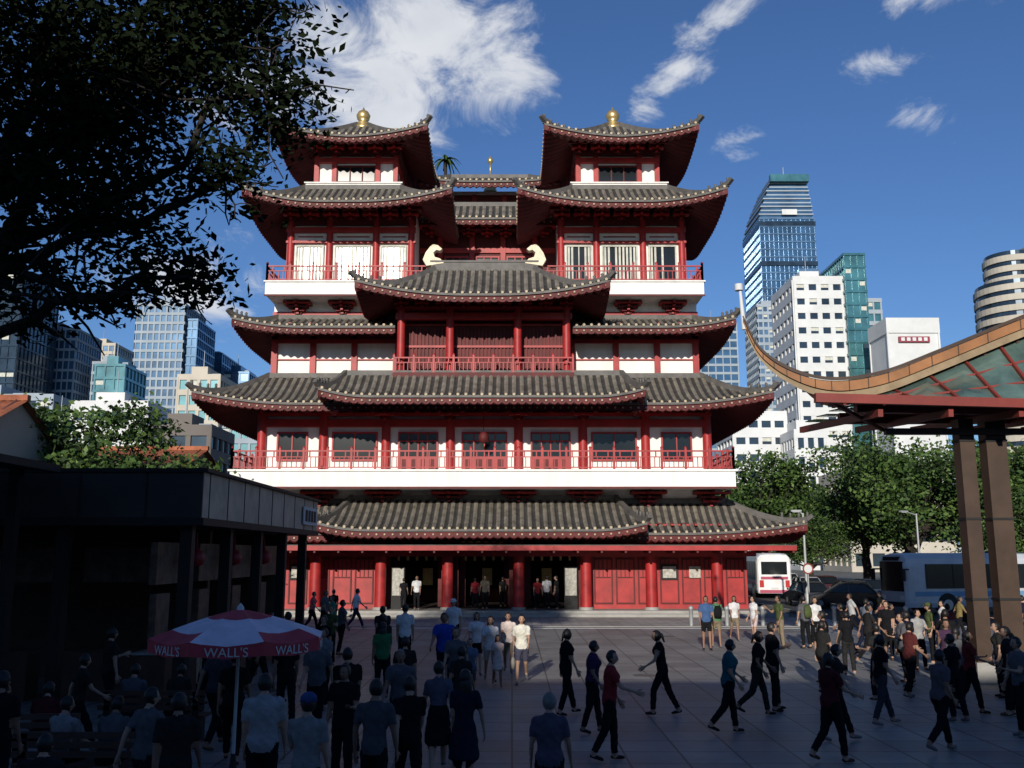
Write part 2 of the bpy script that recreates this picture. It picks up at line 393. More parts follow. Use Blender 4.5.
def sheet(name,x0,x1,y0,y1,z,m):
    b=B(); b.add([(x0,y0,z),(x1,y0,z),(x1,y1,z),(x0,y1,z)],[(0,1,2,3)],m); return b.build(name)
sheet('ground',-2500,2500,-600,3500,0-.012,SOIL)
sheet('plaza_pavement',-40,17,-14,43,-.004,PAVE)
sheet('plaza_pavement',17,45,-14,43.6,-.004,PAVE)
sheet('street_paving',-60,15.5,43,49.3,-.004,PAVE2)
sheet('road',15.5,26,43.6,140,-.006,ASPH); sheet('cross_road',26,120,43.6,58,-.006,ASPH)
b=B()
for y in range(60,138,6): b.box(20.6,20.75,y,y+3,-.005,-.001,LINE)
for x in range(28,110,6): b.box(x,x+3,50.6,50.75,-.005,-.001,LINE)
b.build('road_markings')
b=B(); b.box(-40,45,42.9,43.1,-.01,.02,STONE); b.box(15.3,15.5,49.3,140,-.01,.12,STONE); b.box(26,26.2,58.2,140,-.01,.12,STONE); b.box(26,120,58,58.2,-.01,.12,STONE)
b.box(-40,15.3,42.0,42.3,-.01,.0,LINE)
b.build('kerb')
b=B()
for x,y in ((-2,21),(3.5,26),(7,14),(0.5,14.5),(-4,30),(6,38)):
    b.cyl((x,y,-.006),(x,y,.001),.32,.32,20,RIDGE)
b.build('manhole_covers')
# ------------------------------------------------------------ city buildings
G1=mat('blue_curtain_glass',(.05,.12,.21),.18,.5,.09,metal=.45,spec=.8)
G2=mat('dark_curtain_glass',(.03,.05,.07),.15,.5,.15,metal=.4,spec=.8)
G3=mat('teal_glass',(.06,.18,.20),.2,.45,.12,metal=.35,spec=.8)
G4=mat('pale_blue_glass',(.11,.20,.31),.2,.5,.12,metal=.4,spec=.8)
CW=mat('white_cladding',(.58,.59,.59),.7,.12,.15)
CG=mat('grey_cladding',(.28,.33,.38),.7,.15,.1)
CB=mat('beige_cladding',(.46,.42,.35),.8,.12,.1)
CBR=mat('brown_cladding',(.14,.12,.11),.8,.15,.05)
def tower(name,x0,x1,y0,y1,h,fh,bay,fm,gm,slab=.35,mull=.25,z0=0,parent=None,plant=True):
    b=B(); r=parent or root(name)
    b.box(x0,x1,y0,y1,z0,h,gm)
    n=max(1,int((h-z0)/fh))
    for i in range(n+1):
        z=z0+i*(h-z0)/n; t=fh*slab/2
        b.box(x0-.35,x1+.35,y0-.35,y1+.35,max(z-t,z0),z+t,fm)
    k=max(1,round((x1-x0)/bay))
    for i in range(k+1):
        x=x0+(x1-x0)*i/k; b.box(x-mull/2,x+mull/2,y0-.3,y0,z0,h,fm)
    if gm is not G1 and h<120:
        for i in range(n):
            for j in range(k):
                if random.random()<.22:
                    z=z0+(i+.5)*(h-z0)/n; w=(x1-x0)/k; x=x0+w*(j+.5)
                    b.box(x-w*.42,x+w*.42,y0-.06,y0-.01,z-fh*.02,z+fh*.3,BLIND)
    k=max(1,round((y1-y0)/bay))
    for i in range(k+1):
        y=y0+(y1-y0)*i/k; b.box(x0-.3,x0,y-mull/2,y+mull/2,z0,h,fm); b.box(x1,x1+.3,y-mull/2,y+mull/2,z0,h,fm)
    if plant:
        w=x1-x0; b.box(x0+w*.2,x0+w*.6,y0+3,y1-3,h,h+fh*.9,fm); b.box(x0+w*.65,x0+w*.85,y0+5,y1-4,h,h+fh*.5,CG)
        b.cyl((x0+w*.4,y0+6,h+fh),(x0+w*.4,y0+6,h+fh*2.2),.15,.08,6,CG)
    b.build('facade_floors',r); return r
sk=tower('skyscraper',131,160,480,515,178,4.2,2.4,G4,G1,.16,.25,plant=False)
b=B()
lv=[(131,160),(132.2,159.8),(134,159.4),(136,159),(138,158.6)]
for i in range(5):
    z=178+i*4.6; b.box(lv[i][0]+.6,lv[i][1]-.6,481+i*.6,513-i*.6,z,z+4.6,G1)
    for k in range(2): b.box(lv[i][0],lv[i][1],480.4+i*.6,513.6-i*.6,z+k*2.3,z+k*2.3+.7,CG)
b.box(140,155,486,505,201,204,CG); b.cyl((148,490,204),(148,490,211),.4,.2,6,CG)
b.box(138,158.6,480,483,199,203,G3)
for z in (30,60,95,130,152,174): b.box(130.5,160.5,479.4,515.6,z,z+2.4,G2)
b.box(143,151,479.3,479.62,180,183,CW)
b.box(150,160.9,478.2,482,0,150,G4)
for i in range(36): b.box(149.9,161.1,477.9,482.2,i*4.1,i*4.1+.6,CW)
b.build('crown',sk)
tower('apartment_tower',101,114,380,400,104,3.2,2.2,CG,G4,.4,.6)
tower('office_tower',108,122.5,372,398,92,3.2,3.0,CW,G1,.45,1.0)
tower('office_building',79.8,93.6,260,282,79.5,4.0,3.4,CW,G2,.6,1.3)
tower('office_building',93.8,99.4,258,280,86.5,3.6,1.9,G3,G3,.2,.25,plant=False)
tower('office_building',99.6,106,265,285,75,3.4,2,CG,G3,.35,.4)
f=tower('office_building',96.5,109.5,238,250,61,20,13,CW,CW,.2,.4,plant=False)
b=B(); b.box(99,107,237.4,237.62,56.5,58,mat('maroon_sign',(.25,.03,.05),.5,.1,1)); 
for i in range(5): b.box(99.6+i*1.45,100.5+i*1.45,237.2,237.39,56.8,57.7,CW)
b.build('roof_sign',f)
tower('office_building',81,97,400,425,101,3.5,3,CG,G1,.3,.4)
tower('office_building',66,80,330,350,60,3.5,3,CG,G4,.3,.5)
f=root('round_tower'); b=B()
for i in range(29):
    r=10.5 if i<26 else 7.5
    for z0,z1,rr,m in ((i*3,i*3+1.7,r,CB),(i*3+1.7,i*3+3,r-.5,G2)):
        b.cyl((143,262,z0),(143,262,z1),rr,rr,40,m,False)
b.box(149,163,250,275,0,91,CB)
b.build('tower_floors',f)
tower('office_building',47,58,200,215,32,3.5,3,CW,G2,.6,.8); tower('office_building',57,63,190,205,27,3.5,2,CW,G2,.5,.8)
tower('office_building',60,78,170,185,17,4,3,CB,G2,.5,.8)
tower('office_tower',-134,-117,330,352,91,3.3,2.2,CG,G1,.3,.6)
tower('office_tower',-116.6,-113,332,352,86,3.3,2.2,G1,G1,.2,.3,plant=False)
tower('office_tower',-129,-113,362,385,80,3.8,3,G1,G1,.15,.3); tower('office_tower',-113,-103,365,385,73,3.8,3,G1,G4,.2,.3)
tower('office_building',-82,-72,230,246,46,3.6,2.4,CB,G3,.4,.8); tower('office_building',-71.6,-62,232,246,38,3.6,2.4,CG,G3,.35,.6)
tower('office_tower',-173,-155,330,350,82,3.6,2,CG,G1,.25,.35); tower('office_tower',-151,-141,336,350,71,3.6,2,CG,G1,.3,.4)
tower('office_tower',-186,-160,300,325,94,4,2.5,G2,G2,.12,.2)
tower('office_tower',-184,-171,400,420,92,3.6,2.5,CB,G4,.35,.5)
tower('office_building',-84,-70,180,192,31,3.6,2.5,CW,G2,.6,1); tower('office_building',-96,-85,185,196,27,3.6,2.5,CW,G4,.5,1)
tower('office_building',-116,-108,260,275,55,3.6,2.5,G3,G3,.2,.4)
tower('office_building',-58,-48,150,162,22.5,3.5,3,CBR,G2,.5,.8)
tower('office_building',-130,-98,200,215,36,3.6,3,CG,G2,.4,.8)
for i in range(9):
    x=-330+i*75+random.uniform(-10,10)
    tower('distant_building',x,x+30,620+random.uniform(-30,60),720,30+random.random()*30,4,4,CG,G4,.4,.6)
tower('unseen_shade_block_low',-10,60,-34,-15,11.4,3.5,3.5,CB,G2,.5,.8,plant=False)  # unseen block added behind the camera, height set to shade the near plaza
tower('unseen_shade_block_tall',-75,-10.6,-34,-15,18.0,3.2,3.5,CB,G2,.5,.8,plant=False)  # unseen taller block added to shade the kiosk side and near tree
TERR=mat('terracotta_tile',(.30,.10,.05),.8,.4,1.2,bump=.4)
def shophouse(x0,x1,y0,y1,h,rh):
    r=root('shophouse'); b=B()
    b.box(x0,x1,y0,y1,0,h,CB)
    ym=(y0+y1)/2
    n=int((x1-x0)/.3)
    for sgn in (-1,1):
        rows=[]
        for w in range(4):
            row=[]
            for k in range(n*2+1):
                x=x0-.4+(x1-x0+.8)*k/(n*2); y=ym+sgn*(ym-y0+.8)*(1-w/3); z=h-.15+rh*w/3
                row.append((x,y,z+(.07 if k%2 else 0)))
            rows.append(row)
        b.grid(rows,TERR,False)
    b.add([(x1,y0,h),(x1,y1,h),(x1,ym,h+rh)],[(0,1,2)],CB); b.add([(x0,y0,h),(x0,y1,h),(x0,ym,h+rh)],[(0,1,2)],CB)
    b.box(x0-.45,x1+.45,ym-.15,ym+.15,h+rh-.15,h+rh+.1,TERR)
    k=int((x1-x0)/2)
    for i in range(k):
        for z in (1,4,7):
            if z+1.8<h: b.box(x0+i*2+.5,x0+i*2+1.5,y0-.05,y0,z,z+1.8,DARKGL); b.box(x0+i*2+.42,x0+i*2+.5,y0-.1,y0,z,z+1.8,CW); b.box(x0+i*2+1.5,x0+i*2+1.58,y0-.1,y0,z,z+1.8,CW)
    b.build('house_body',r)
shophouse(-34,-19.2,53,64,7.4,2.2); shophouse(-34,-21.3,36,45,7.3,2.5); shophouse(-60,-36,60,72,8,3)
# ------------------------------------------------------------ foliage
LEAFD=mat('leaf_dark_silhouette',(.009,.014,.006),.9,.4,1.5,spec=.04)  # near-black leaf colour carries the shade of the near crown
LEAFM=mat('leaf_green',(.045,.088,.02),.6,.5,.6,spec=.25)
LEAFL=mat('leaf_light_green',(.08,.13,.03),.6,.4,.8,spec=.25)
LEAFS=mat('leaf_deep_green',(.02,.038,.012),.7,.4,.8,spec=.2)  # deeper green, picked at random per leaf clump
BARK=mat('bark',(.03,.024,.02),.95,.3,3,bump=.6,bscale=8)
def leaves(name,parent,blobs,size,mats,aspect=2.2,hollow=.35,droop=0,per=28,sp=.22):
    V=[];F=[];MI=[]
    c=0
    for (cx,cy,cz,rx,ry,rz,n) in blobs:
        nc=max(3,n//per)
        cen=rng.normal(size=(nc,3)); cen/=np.linalg.norm(cen,axis=1)[:,None]; cen*=(hollow+(1-hollow)*rng.random((nc,1))**.6)
        idx=rng.integers(0,nc,n)
        P=cen[idx]+rng.normal(size=(n,3))*sp*np.array([1,1,.7]); P=P*np.array([rx,ry,rz])+np.array([cx,cy,cz])
        D=rng.normal(size=(n,3)); D[:,2]=D[:,2]*.6-droop; D/=np.linalg.norm(D,axis=1)[:,None]
        U=rng.normal(size=(n,3)); S=np.cross(D,U); S/=np.linalg.norm(S,axis=1)[:,None]
        l=size*(.6+.8*rng.random((n,1))); w=l/aspect
        q=np.stack([P-D*l/2,P+S*w/2,P+D*l/2,P-S*w/2],1).reshape(-1,3); V.append(q)
        f=np.arange(n*4).reshape(-1,4)+c; F.append(f); c+=n*4
        cm=rng.integers(0,len(mats),nc); MI.append(cm[idx])
    V=np.concatenate(V);F=np.concatenate(F);MI=np.concatenate(MI)
    me=bpy.data.meshes.new(name); me.vertices.add(len(V)); me.vertices.foreach_set('co',V.ravel())
    me.loops.add(len(F)*4); me.loops.foreach_set('vertex_index',F.ravel()); me.polygons.add(len(F)); me.polygons.foreach_set('loop_start',np.arange(len(F))*4)
    for m in mats: me.materials.append(m)
    me.update(calc_edges=True); me.polygons.foreach_set('material_index',MI.astype(np.int32)); me.validate()
    o=bpy.data.objects.new(name,me); scene.collection.objects.link(o); o.parent=parent; return o
def limb(b,p0,p1,r0,r1,n=6,wig=.1,sub=0,m=BARK):
    p0=Vector(p0);p1=Vector(p1);pts=[p0]; L=(p1-p0).length
    for i in range(1,n+1):
        t=i/n; pts.append(p0.lerp(p1,t)+Vector((random.uniform(-1,1),random.uniform(-1,1),random.uniform(-.6,1)))*wig*L*(1 if i<n else 0)*.6)
    for i in range(n):
        b.cyl(pts[i],pts[i+1],r0+(r1-r0)*i/n,r0+(r1-r0)*(i+1)/n,8 if r0>.1 else 5,m,caps=False)
        if sub and i>0:
            for k in range(sub):
                d=Vector((random.gauss(0,1),random.gauss(0,1),random.gauss(.1,.7))).normalized()*L*random.uniform(.2,.4)
                limb(b,pts[i+1],pts[i+1]+d,(r0+(r1-r0)*i/n)*.45,.01,3,.15,0,m)
    return pts
nt=root('shade_tree')
nb=[(-7.2,14,11.0,2.1,1.8,1.7,7000),(-5.2,14,11.2,1.4,1.5,1.2,3600),(-3.9,14,10.3,.95,1.2,.85,1400),(-7.2,14,8.9,1.4,1.5,1.1,2600),(-5.8,14,8.2,1.15,1.2,.8,1200),(-5.0,14,7.3,.75,.9,.6,520),(-4.5,14,8.9,.80,.9,.65,600),(-7.6,14,7.1,.95,.9,.8,640),(-6.2,14,9.9,1.2,1.3,.9,2200),(-4.4,14,11.8,1.2,1.3,.9,1700),(-6.2,14,7.0,.8,.8,.5,400),
    (-6,13,13.2,2.6,2.2,1.3,2600),(-9.8,14,10.5,2,2,2.4,2400),(-9,12,13,2.5,2.5,1.6,2200),(-7.2,10.8,13.6,2.3,1.8,1.3,1600),(-10,13,8,1.3,1.5,1.2,700),(-8.2,9,11.5,1.6,1.8,1.8,2400)]
b=B()
tp=limb(b,(-9.4,14.4,-.1),(-8.9,14.2,6.2),.36,.27,7,.03)
limb(b,tp[-1],(-8.2,14,9.5),.24,.12,5,.05,1)
for q in nb:
    p=limb(b,(-8.7+random.uniform(-.3,.3),14.1,6.0+random.uniform(0,2.6)),(q[0],q[1],q[2]),.12,.03,6,.09,2)
for q in nb[:11]:
    for k in range(5):
        d=Vector((random.gauss(0,1),random.gauss(0,1),random.gauss(0,1))).normalized()
        limb(b,(q[0],q[1],q[2]),(q[0]+d.x*q[3]*1.1,q[1]+d.y*q[4],q[2]+d.z*q[5]*1.1),.03,.008,4,.12,1)
b.build('trunk_and_limbs',nt)
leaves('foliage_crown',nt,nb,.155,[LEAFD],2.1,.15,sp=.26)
def treemesh(seed,crown,n,size):
    random.seed(seed)
    t=root('broadleaf_tree'); b=B()
    limb(b,(0,0,-.1),(0,0,crown*.35),.38,.28,5,.03)
    blobs=[]
    for i in range(20):
        a=random.uniform(0,6.28); rr=random.uniform(.12,.50)*crown; z=crown*random.uniform(.38,.88)
        rr*= (1.15-(z/crown-.4)*1.1)
        x,y=rr*math.cos(a),rr*math.sin(a); s=crown*random.uniform(.10,.18)
        blobs.append((x,y,z,s*1.25,s*1.25,s*.8,n//20)); limb(b,(0,0,crown*random.uniform(.22,.38)),(x,y,z),.16,.03,5,.08,1)
    b.build('trunk',t); leaves('foliage_crown',t,blobs,size,[LEAFM,LEAFL,LEAFM,LEAFS],1.7,.2,per=20,sp=.28)
    return t
def copytree(t,loc,s,rz):
    r=root('broadleaf_tree',loc,rz); r.scale=(s,s,s*random.uniform(.9,1.05))
    for c in t.children:
        o=bpy.data.objects.new(c.name.split('.')[0],c.data); scene.collection.objects.link(o); o.parent=r
    return r
t1=treemesh(3,12,13000,.34); t1.location=(33,80,0); t1.scale=(1.1,1.1,1.14)
t2=treemesh(5,11,13000,.34); t2.location=(23.5,92,0); t2.scale=(1.1,1.1,1.15)
t3=treemesh(9,12,13000,.34); t3.location=(-19.5,46,0); t3.scale=(.82,.82,.93)
for tt,loc,s,rz in ((t2,(38,72,0),1.05,1),(t1,(44,84,0),1.1,2),(t3,(27.5,98,0),1.0,3),(t3,(50,75,0),1.1,4),(t2,(57,88,0),1.1,5),(t1,(31,110,0),1.05,.5),(t3,(36,66,0),.62,1.9),(t2,(45,64,0),.85,2.2),
    (t1,(-15.8,57,0),.62,.7),(t2,(-23,47,0),.96,2.6),(t3,(64,70,0),.95,.4),(t1,(70,95,0),1.05,1.4),(t2,(-38,44,0),.8,1.7),(t1,(22,120,0),1.0,2.9),(t3,(26,84,0),.6,2.9),(t2,(33,90,0),1.2,4.9)): copytree(tt,loc,s,rz)
pr=root('palm_tree',(-4.6,61,26.2)); b=B(); b.cyl((0,0,-2),(0.1,0,3.3),.16,.1,8,BARK)
for i in range(22):
    a=i*2.4; up=random.uniform(.2,1.2); L=random.uniform(.8,1.15); prev=Vector((.1,0,3.3))
    for k in range(5):
        t=(k+1)/5; p=Vector((.1+math.cos(a)*L*t,math.sin(a)*L*t,3.3+up*t-1.3*t*t)); w=.16*(1-t*.7)
        s=Vector((-math.sin(a),math.cos(a),0))*w
        b.add([prev-s,prev+s,p+s*.8,p-s*.8],[(0,1,2,3)],LEAFM); prev=p
b.build('fronds',pr)
# ------------------------------------------------------------ pavilion on the right
OR=mat('pavilion_orange_timber',(.27,.12,.045),.5,.3,1.2); OE=mat('pavilion_edge_trim',(.26,.19,.11),.6,.3,2); BRN=mat('pavilion_brown_post',(.055,.032,.02),.55,.25,1.5)
PRED=mat('pavilion_red_steel',(.19,.03,.022),.5,.2,1.5); DTL=mat('pavilion_roof_dark',(.09,.08,.075),.6,.3,2)
PG=mat('pavilion_green_glass',(.08,.13,.115),.12,.5,.9,spec=.7)
pv=root('pavilion_canopy'); b=B()
cp=[(6.0,9.15),(6.4,8.33),(7.18,7.78),(8.2,7.53),(9.5,7.7),(11.05,8.28),(13.2,9.15),(16,10.2),(19,10.7),(22,10.2)]
def cr(pts,n):
    out=[];P=[pts[0]]+pts+[pts[-1]]
    for i in range(1,len(P)-2):
        for k in range(n):
            t=k/n;a,b_,c,d=[np.array(P[i+j]) for j in (-1,0,1,2)]
            out.append(.5*((2*b_)+(-a+c)*t+(2*a-5*b_+4*c-d)*t*t+(-a+3*b_-3*c+d)*t**3))
    out.append(np.array(P[-2])); return out
cs=cr(cp,8); nC=len(cs)
def thick(i): return .10+.38*min(1,i/(nC*.35))
def dep(i): return 24.5+5.5*max(0,min(1,(i-18)/(nC*.45)))
b.grid([[(p[0],24,p[1]) for p in cs],[(p[0],24,p[1]-thick(i)*.55) for i,p in enumerate(cs)]],OR,False)
b.grid([[(p[0],23.95,p[1]+.09) for p in cs],[(p[0],23.95,p[1]+.0) for i,p in enumerate(cs)]],BRN,False)
b.grid([[(p[0],23.95,p[1]+.09) for p in cs],[(p[0],24.2,p[1]+.09) for i,p in enumerate(cs)]],BRN,False)
b.grid([[(p[0],24.06,p[1]-thick(i)*.55) for i,p in enumerate(cs)],[(p[0],24.06,p[1]-thick(i)) for i,p in enumerate(cs)]],OE,False)
b.grid([[(p[0],24,p[1]-.001) for p in cs],[(p[0]+.2,dep(i),p[1]+.1) for i,p in enumerate(cs)]],DTL)
b.grid([[(p[0],24.06,p[1]-thick(i)) for i,p in enumerate(cs)],[(p[0]+.2,dep(i),p[1]+.1-thick(i)) for i,p in enumerate(cs)]],OR)
b.grid([[(p[0]+.2,dep(i),p[1]+.1) for i,p in enumerate(cs)],[(p[0]+.2,dep(i),p[1]+.1-thick(i)) for i,p in enumerate(cs)]],OR,False)
for i in range(3,nC-1,3):
    p=cs[i]; b.box(p[0]-.012,p[0]+.012,23.99,24.0,p[1]-thick(i)*.55,p[1],BRN)
for i in range(24,nC-1,3):
    p=cs[i];t=thick(i); b.beam((p[0],24.2,p[1]-t-.06),(p[0]+.2,dep(i)-.1,p[1]+.1-t),.08,.12,BRN)
b.cyl((6.05,24.1,8.9),(5.98,24.1,10.0),.07,.04,8,CW); b.cyl((5.95,24.1,9.95),(5.95,24.1,10.12),.11,.11,10,CW)
b.build('curved_roof',pv)
b=B()
def zc(x):
    for i in range(nC-1):
        if cs[i][0]<=x<=cs[i+1][0]:
            t=(x-cs[i][0])/(cs[i+1][0]-cs[i][0]); return cs[i][1]*(1-t)+cs[i+1][1]*t
    return 9
x=8.0;k=0
while x<21:
    x2=x+.95
    za,zb=zc(x)-.5,zc(x2)-.5
    b.add([(x+.04,22.6,6.75),(x2-.04,22.6,6.72),(x2-.04,24.3,zb),(x+.04,24.3,za)],[(0,1,2,3)],PG)
    b.beam((x,22.55,6.72),(x,24.25,za-.02),.07,.10,PRED)
    for t in (.33,.66):
        b.beam((x,22.6+1.7*t,6.75+(za-6.75)*t+.03),(x2,22.6+1.7*t,6.75+(zb-6.75)*t+.03),.05,.05,PRED)
    x=x2;k+=1
b.beam((7.3,22.6,6.85),(22,22.6,6.45),.18,.22,PRED)
b.beam((8.9,24.35,6.95),(22,24.35,6.75),.28,.40,PRED); b.beam((9.2,26.5,6.9),(22,26.5,6.9),.22,.3,PRED)
for i in range(8):
    x=8.9+i*1.7; b.beam((x,22.7,6.5),(x,29,6.9),.12,.18,PRED)
    for k in range(4):
        y=24.8+k*1.1; b.obox((x+.85,y+.4,7.12),1.45,.95,.03,Matrix.Rotation(R(4),3,'X'),PG)
b.beam((7.6,22.9,6.9),(9.6,24.4,6.3),.08,.08,PRED); b.beam((9.6,24.3,6.25),(22,24.3,6.25),.16,.16,BRN)
b.build('glass_awning',pv)
b=B()
for x,y,w in ((11.75,24.6,.38),(12.5,24.6,.52),(19.5,28.5,.4),(20,24.6,.5)):
    b.box(x-w/2,x+w/2,y-.2,y+.2,0,6.6,BRN); b.box(x-w/2-.06,x+w/2+.06,y-.26,y+.26,0,.5,STONE)
    for z in (2,4,6): b.box(x-w/2-.02,x+w/2+.02,y-.22,y+.22,z,z+.06,BLACK)
b.build('posts',pv)
# ------------------------------------------------------------ left kiosk building
KB=mat('kiosk_fascia_brown',(.50,.39,.29),.7,.25,1.5,bump=.1); KF=mat('kiosk_front_shade_and_seams',(.035,.03,.026),.6,.3,1.2); KD=mat('kiosk_dark_timber',(.016,.013,.011),.7,.3,2); KW=mat('kiosk_brown_panel',(.07,.04,.028),.6,.3,2)  # front shade painted as a dark sheet, shaded side fascia lightened; seams share the dark
kr=root('food_kiosk'); b=B()
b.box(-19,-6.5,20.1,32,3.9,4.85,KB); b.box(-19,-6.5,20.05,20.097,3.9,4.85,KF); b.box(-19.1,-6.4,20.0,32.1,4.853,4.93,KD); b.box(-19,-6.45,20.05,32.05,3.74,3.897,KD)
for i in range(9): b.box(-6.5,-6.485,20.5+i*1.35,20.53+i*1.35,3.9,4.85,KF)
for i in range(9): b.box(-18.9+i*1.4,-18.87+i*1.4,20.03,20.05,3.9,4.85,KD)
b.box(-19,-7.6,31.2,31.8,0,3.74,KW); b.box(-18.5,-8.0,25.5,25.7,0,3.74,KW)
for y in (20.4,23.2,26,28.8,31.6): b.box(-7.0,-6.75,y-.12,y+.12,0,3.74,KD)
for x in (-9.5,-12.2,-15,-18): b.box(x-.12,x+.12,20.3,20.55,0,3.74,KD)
MB=mat('menu_board',(.13,.08,.055),.6,.6,4)
for i in range(4):
    y=20.7+i*2.8; b.box(-7.9,-7.3,y,y+2.2,0,1.05,KW); b.box(-8.0,-7.2,y-.05,y+2.25,1.053,1.1,STONE); b.box(-7.75,-7.6,y,y+2.2,2.5,3.4,MB); b.box(-7.75,-7.6,y+.1,y+.9,1.3,2.3,MB)
for i in range(4):
    x=-17.8+i*2.6; b.box(x,x+2,21.5,22.1,0,1.05,KW); b.box(x,x+2,22.6,22.7,2.5,3.3,MB)
for i in range(10):
    x,y=-7.5+random.uniform(-.2,.2),21+i*1.1; b.cyl((x,y,1.1),(x,y,1.1+random.uniform(.15,.35)),.07,.06,8,random.choice([CW,RED,KB]))
for i,y in enumerate((22,25,28)): b.lathe((-7.2,y,2.85),[(0,0),(.16,.05),(.22,.2),(.16,.36),(.04,.42),(.01,.8)],10,RED)
b.box(-6.46,-6.42,29.6,31.6,4.05,4.6,CW); 
for i in range(4): b.box(-6.415,-6.40,29.8+i*.42,30.05+i*.42,4.15,4.5,BLACK)
b.build('kiosk_body',kr)
k2=root('covered_walkway'); b=B()
b.extrude([(-22,5.9),(-9.3,4.95),(-9.3,4.8),(-22,5.7)],'y',16,19.6,KD)
for x in (-21,-17,-13.2,-10): b.box(x-.1,x+.1,16.3,16.5,0,4.9,KD); b.box(x-.1,x+.1,19.1,19.3,0,4.9,KD)
b.build('walkway_roof',k2)
for bx,by,rz in ((-5.6,13.2,0),(-7.2,14.6,.1),(-6.1,17.0,0),(-5.2,10.4,.1)):
    r=root('park_bench',(bx,by,0),rz); b=B()
    for k in range(4): b.box(-.9,.9,-.2+k*.11,-.11+k*.11,.42,.46,KW)
    for x in (-.75,.75): b.box(x-.05,x+.05,-.16,.18,0,.42,BLACK); b.box(x-.05,x+.05,-.25,-.2,.0,.85,BLACK)
    for k in range(3): b.box(-.9,.9,-.25,-.22,.55+k*.12,.63+k*.12,KW)
    b.build('seat_and_legs',r)
# ------------------------------------------------------------ umbrella
UR=mat('umbrella_red_fabric',(.45,.05,.07),.8,.2,3); UW=mat('umbrella_white_fabric',(.66,.58,.66),.8,.15,3)
um=root('market_umbrella',(-3.9,14.0,0)); b=B(); Rr=1.24
b.cyl((0,0,.05),(0,0,2.40),.025,.025,8,CW); b.lathe((0,0,0),[(0,.0),(.32,0),(.32,.08),(.06,.14),(.03,.4)],14,BLACK); b.lathe((0,0,2.34),[(.06,0),(.05,.06),(0,.12)],8,CW)
for k in range(8):
    a0=2*math.pi*(k+.5)/8+R(8);a1=2*math.pi*(k+1.5)/8+R(8)
    rows=[]
    for i in range(9):
        t=i/8; r=Rr*t; z=2.37-.36*(t**1.25); row=[]
        for j in range(5):
            s=j/4; p=Vector((math.cos(a0),math.sin(a0),0)).lerp(Vector((math.cos(a1),math.sin(a1),0)),s)*r
            row.append((p.x,p.y,z-.06*math.sin(math.pi*s)*t))
        rows.append(row)
    b.grid(rows[:4],UR); b.grid(rows[3:7],UW); b.grid(rows[6:],UR if k%2==0 else UW)
    e0=Vector((math.cos(a0)*Rr,math.sin(a0)*Rr,2.0)); e1=Vector((math.cos(a1)*Rr,math.sin(a1)*Rr,2.0))
    b.grid([[e0,e0.lerp(e1,.5)+Vector((0,0,-.05)),e1],[e0-Vector((0,0,.17)),e0.lerp(e1,.5)-Vector((0,0,.21)),e1-Vector((0,0,.17))]],UR,False)
    b.cyl((0,0,1.8),e0*.55+Vector((0,0,.95)),.01,.01,5,CW); 
b.build('canopy_and_pole',um)
for k in range(8):
    am=2*math.pi*(k+1)/8+R(8)
    cu=bpy.data.curves.new('lettering','FONT'); cu.body="WALL'S"; cu.size=.17; cu.align_x='CENTER'; cu.extrude=.002; cu.materials.append(CW)
    o=bpy.data.objects.new('lettering',cu); scene.collection.objects.link(o); o.parent=um
    rr=Rr*math.cos(math.pi/8)+.012; o.location=(math.cos(am)*rr,math.sin(am)*rr,1.82); o.rotation_euler=(R(90),0,am+R(90))
# ------------------------------------------------------------ street lamp, poles
LP=mat('grey_lamp_metal',(.35,.36,.36),.45,.1,3,metal=.3)
def lamp(x,y,h,arm=1.1,rz=0):
    r=root('street_lamp',(x,y,0),rz); b=B()
    b.cyl((0,0,0),(0,0,h),.10,.06,10,LP); b.cyl((0,0,0),(0,0,.9),.17,.15,10,LP)
    b.cyl((0,0,h-.1),(-arm,0,h+.12),.045,.035,8,LP); b.obox((-arm-.2,0,h+.13),.6,.22,.1,Matrix.Identity(3),LP); b.box(-arm-.42,-arm,-.08,.08,h+.05,h+.078,CW)
    b.build('lamp_post',r)
lamp(17.0,56,5.5,.2); lamp(27,64,5.8,.9,.4)
def sign(x,y,h,col,kind):
    r=root('traffic_sign',(x,y,0)); b=B(); b.cyl((0,0,0),(0,0,h),.035,.035,8,LP)
    if kind=='round': b.cyl((0,-.05,h-.25),(0,-.03,h-.25),.3,.3,18,col); b.cyl((0,-.06,h-.25),(0,-.052,h-.25),.22,.22,18,CW)
    else: b.box(-.35,.35,-.06,-.035,h-.6,h,col); b.box(-.28,.28,-.066,-.062,h-.5,h-.35,CW)
    b.build('sign_plate',r)
sign(16.2,53,2.6,PRED,'round'); sign(22,56,2.8,mat('sign_blue',(.03,.1,.35),.5,.05,2),'sq')
def bollard(x,y):
    r=B(); r.lathe((x,y,0),[(.09,0),(.09,.7),(.11,.72),(.11,.8),(.05,.86),(0,.87)],10,LP); r.build('bollard')
for i in range(7): bollard(8+i*1.6,43.6)
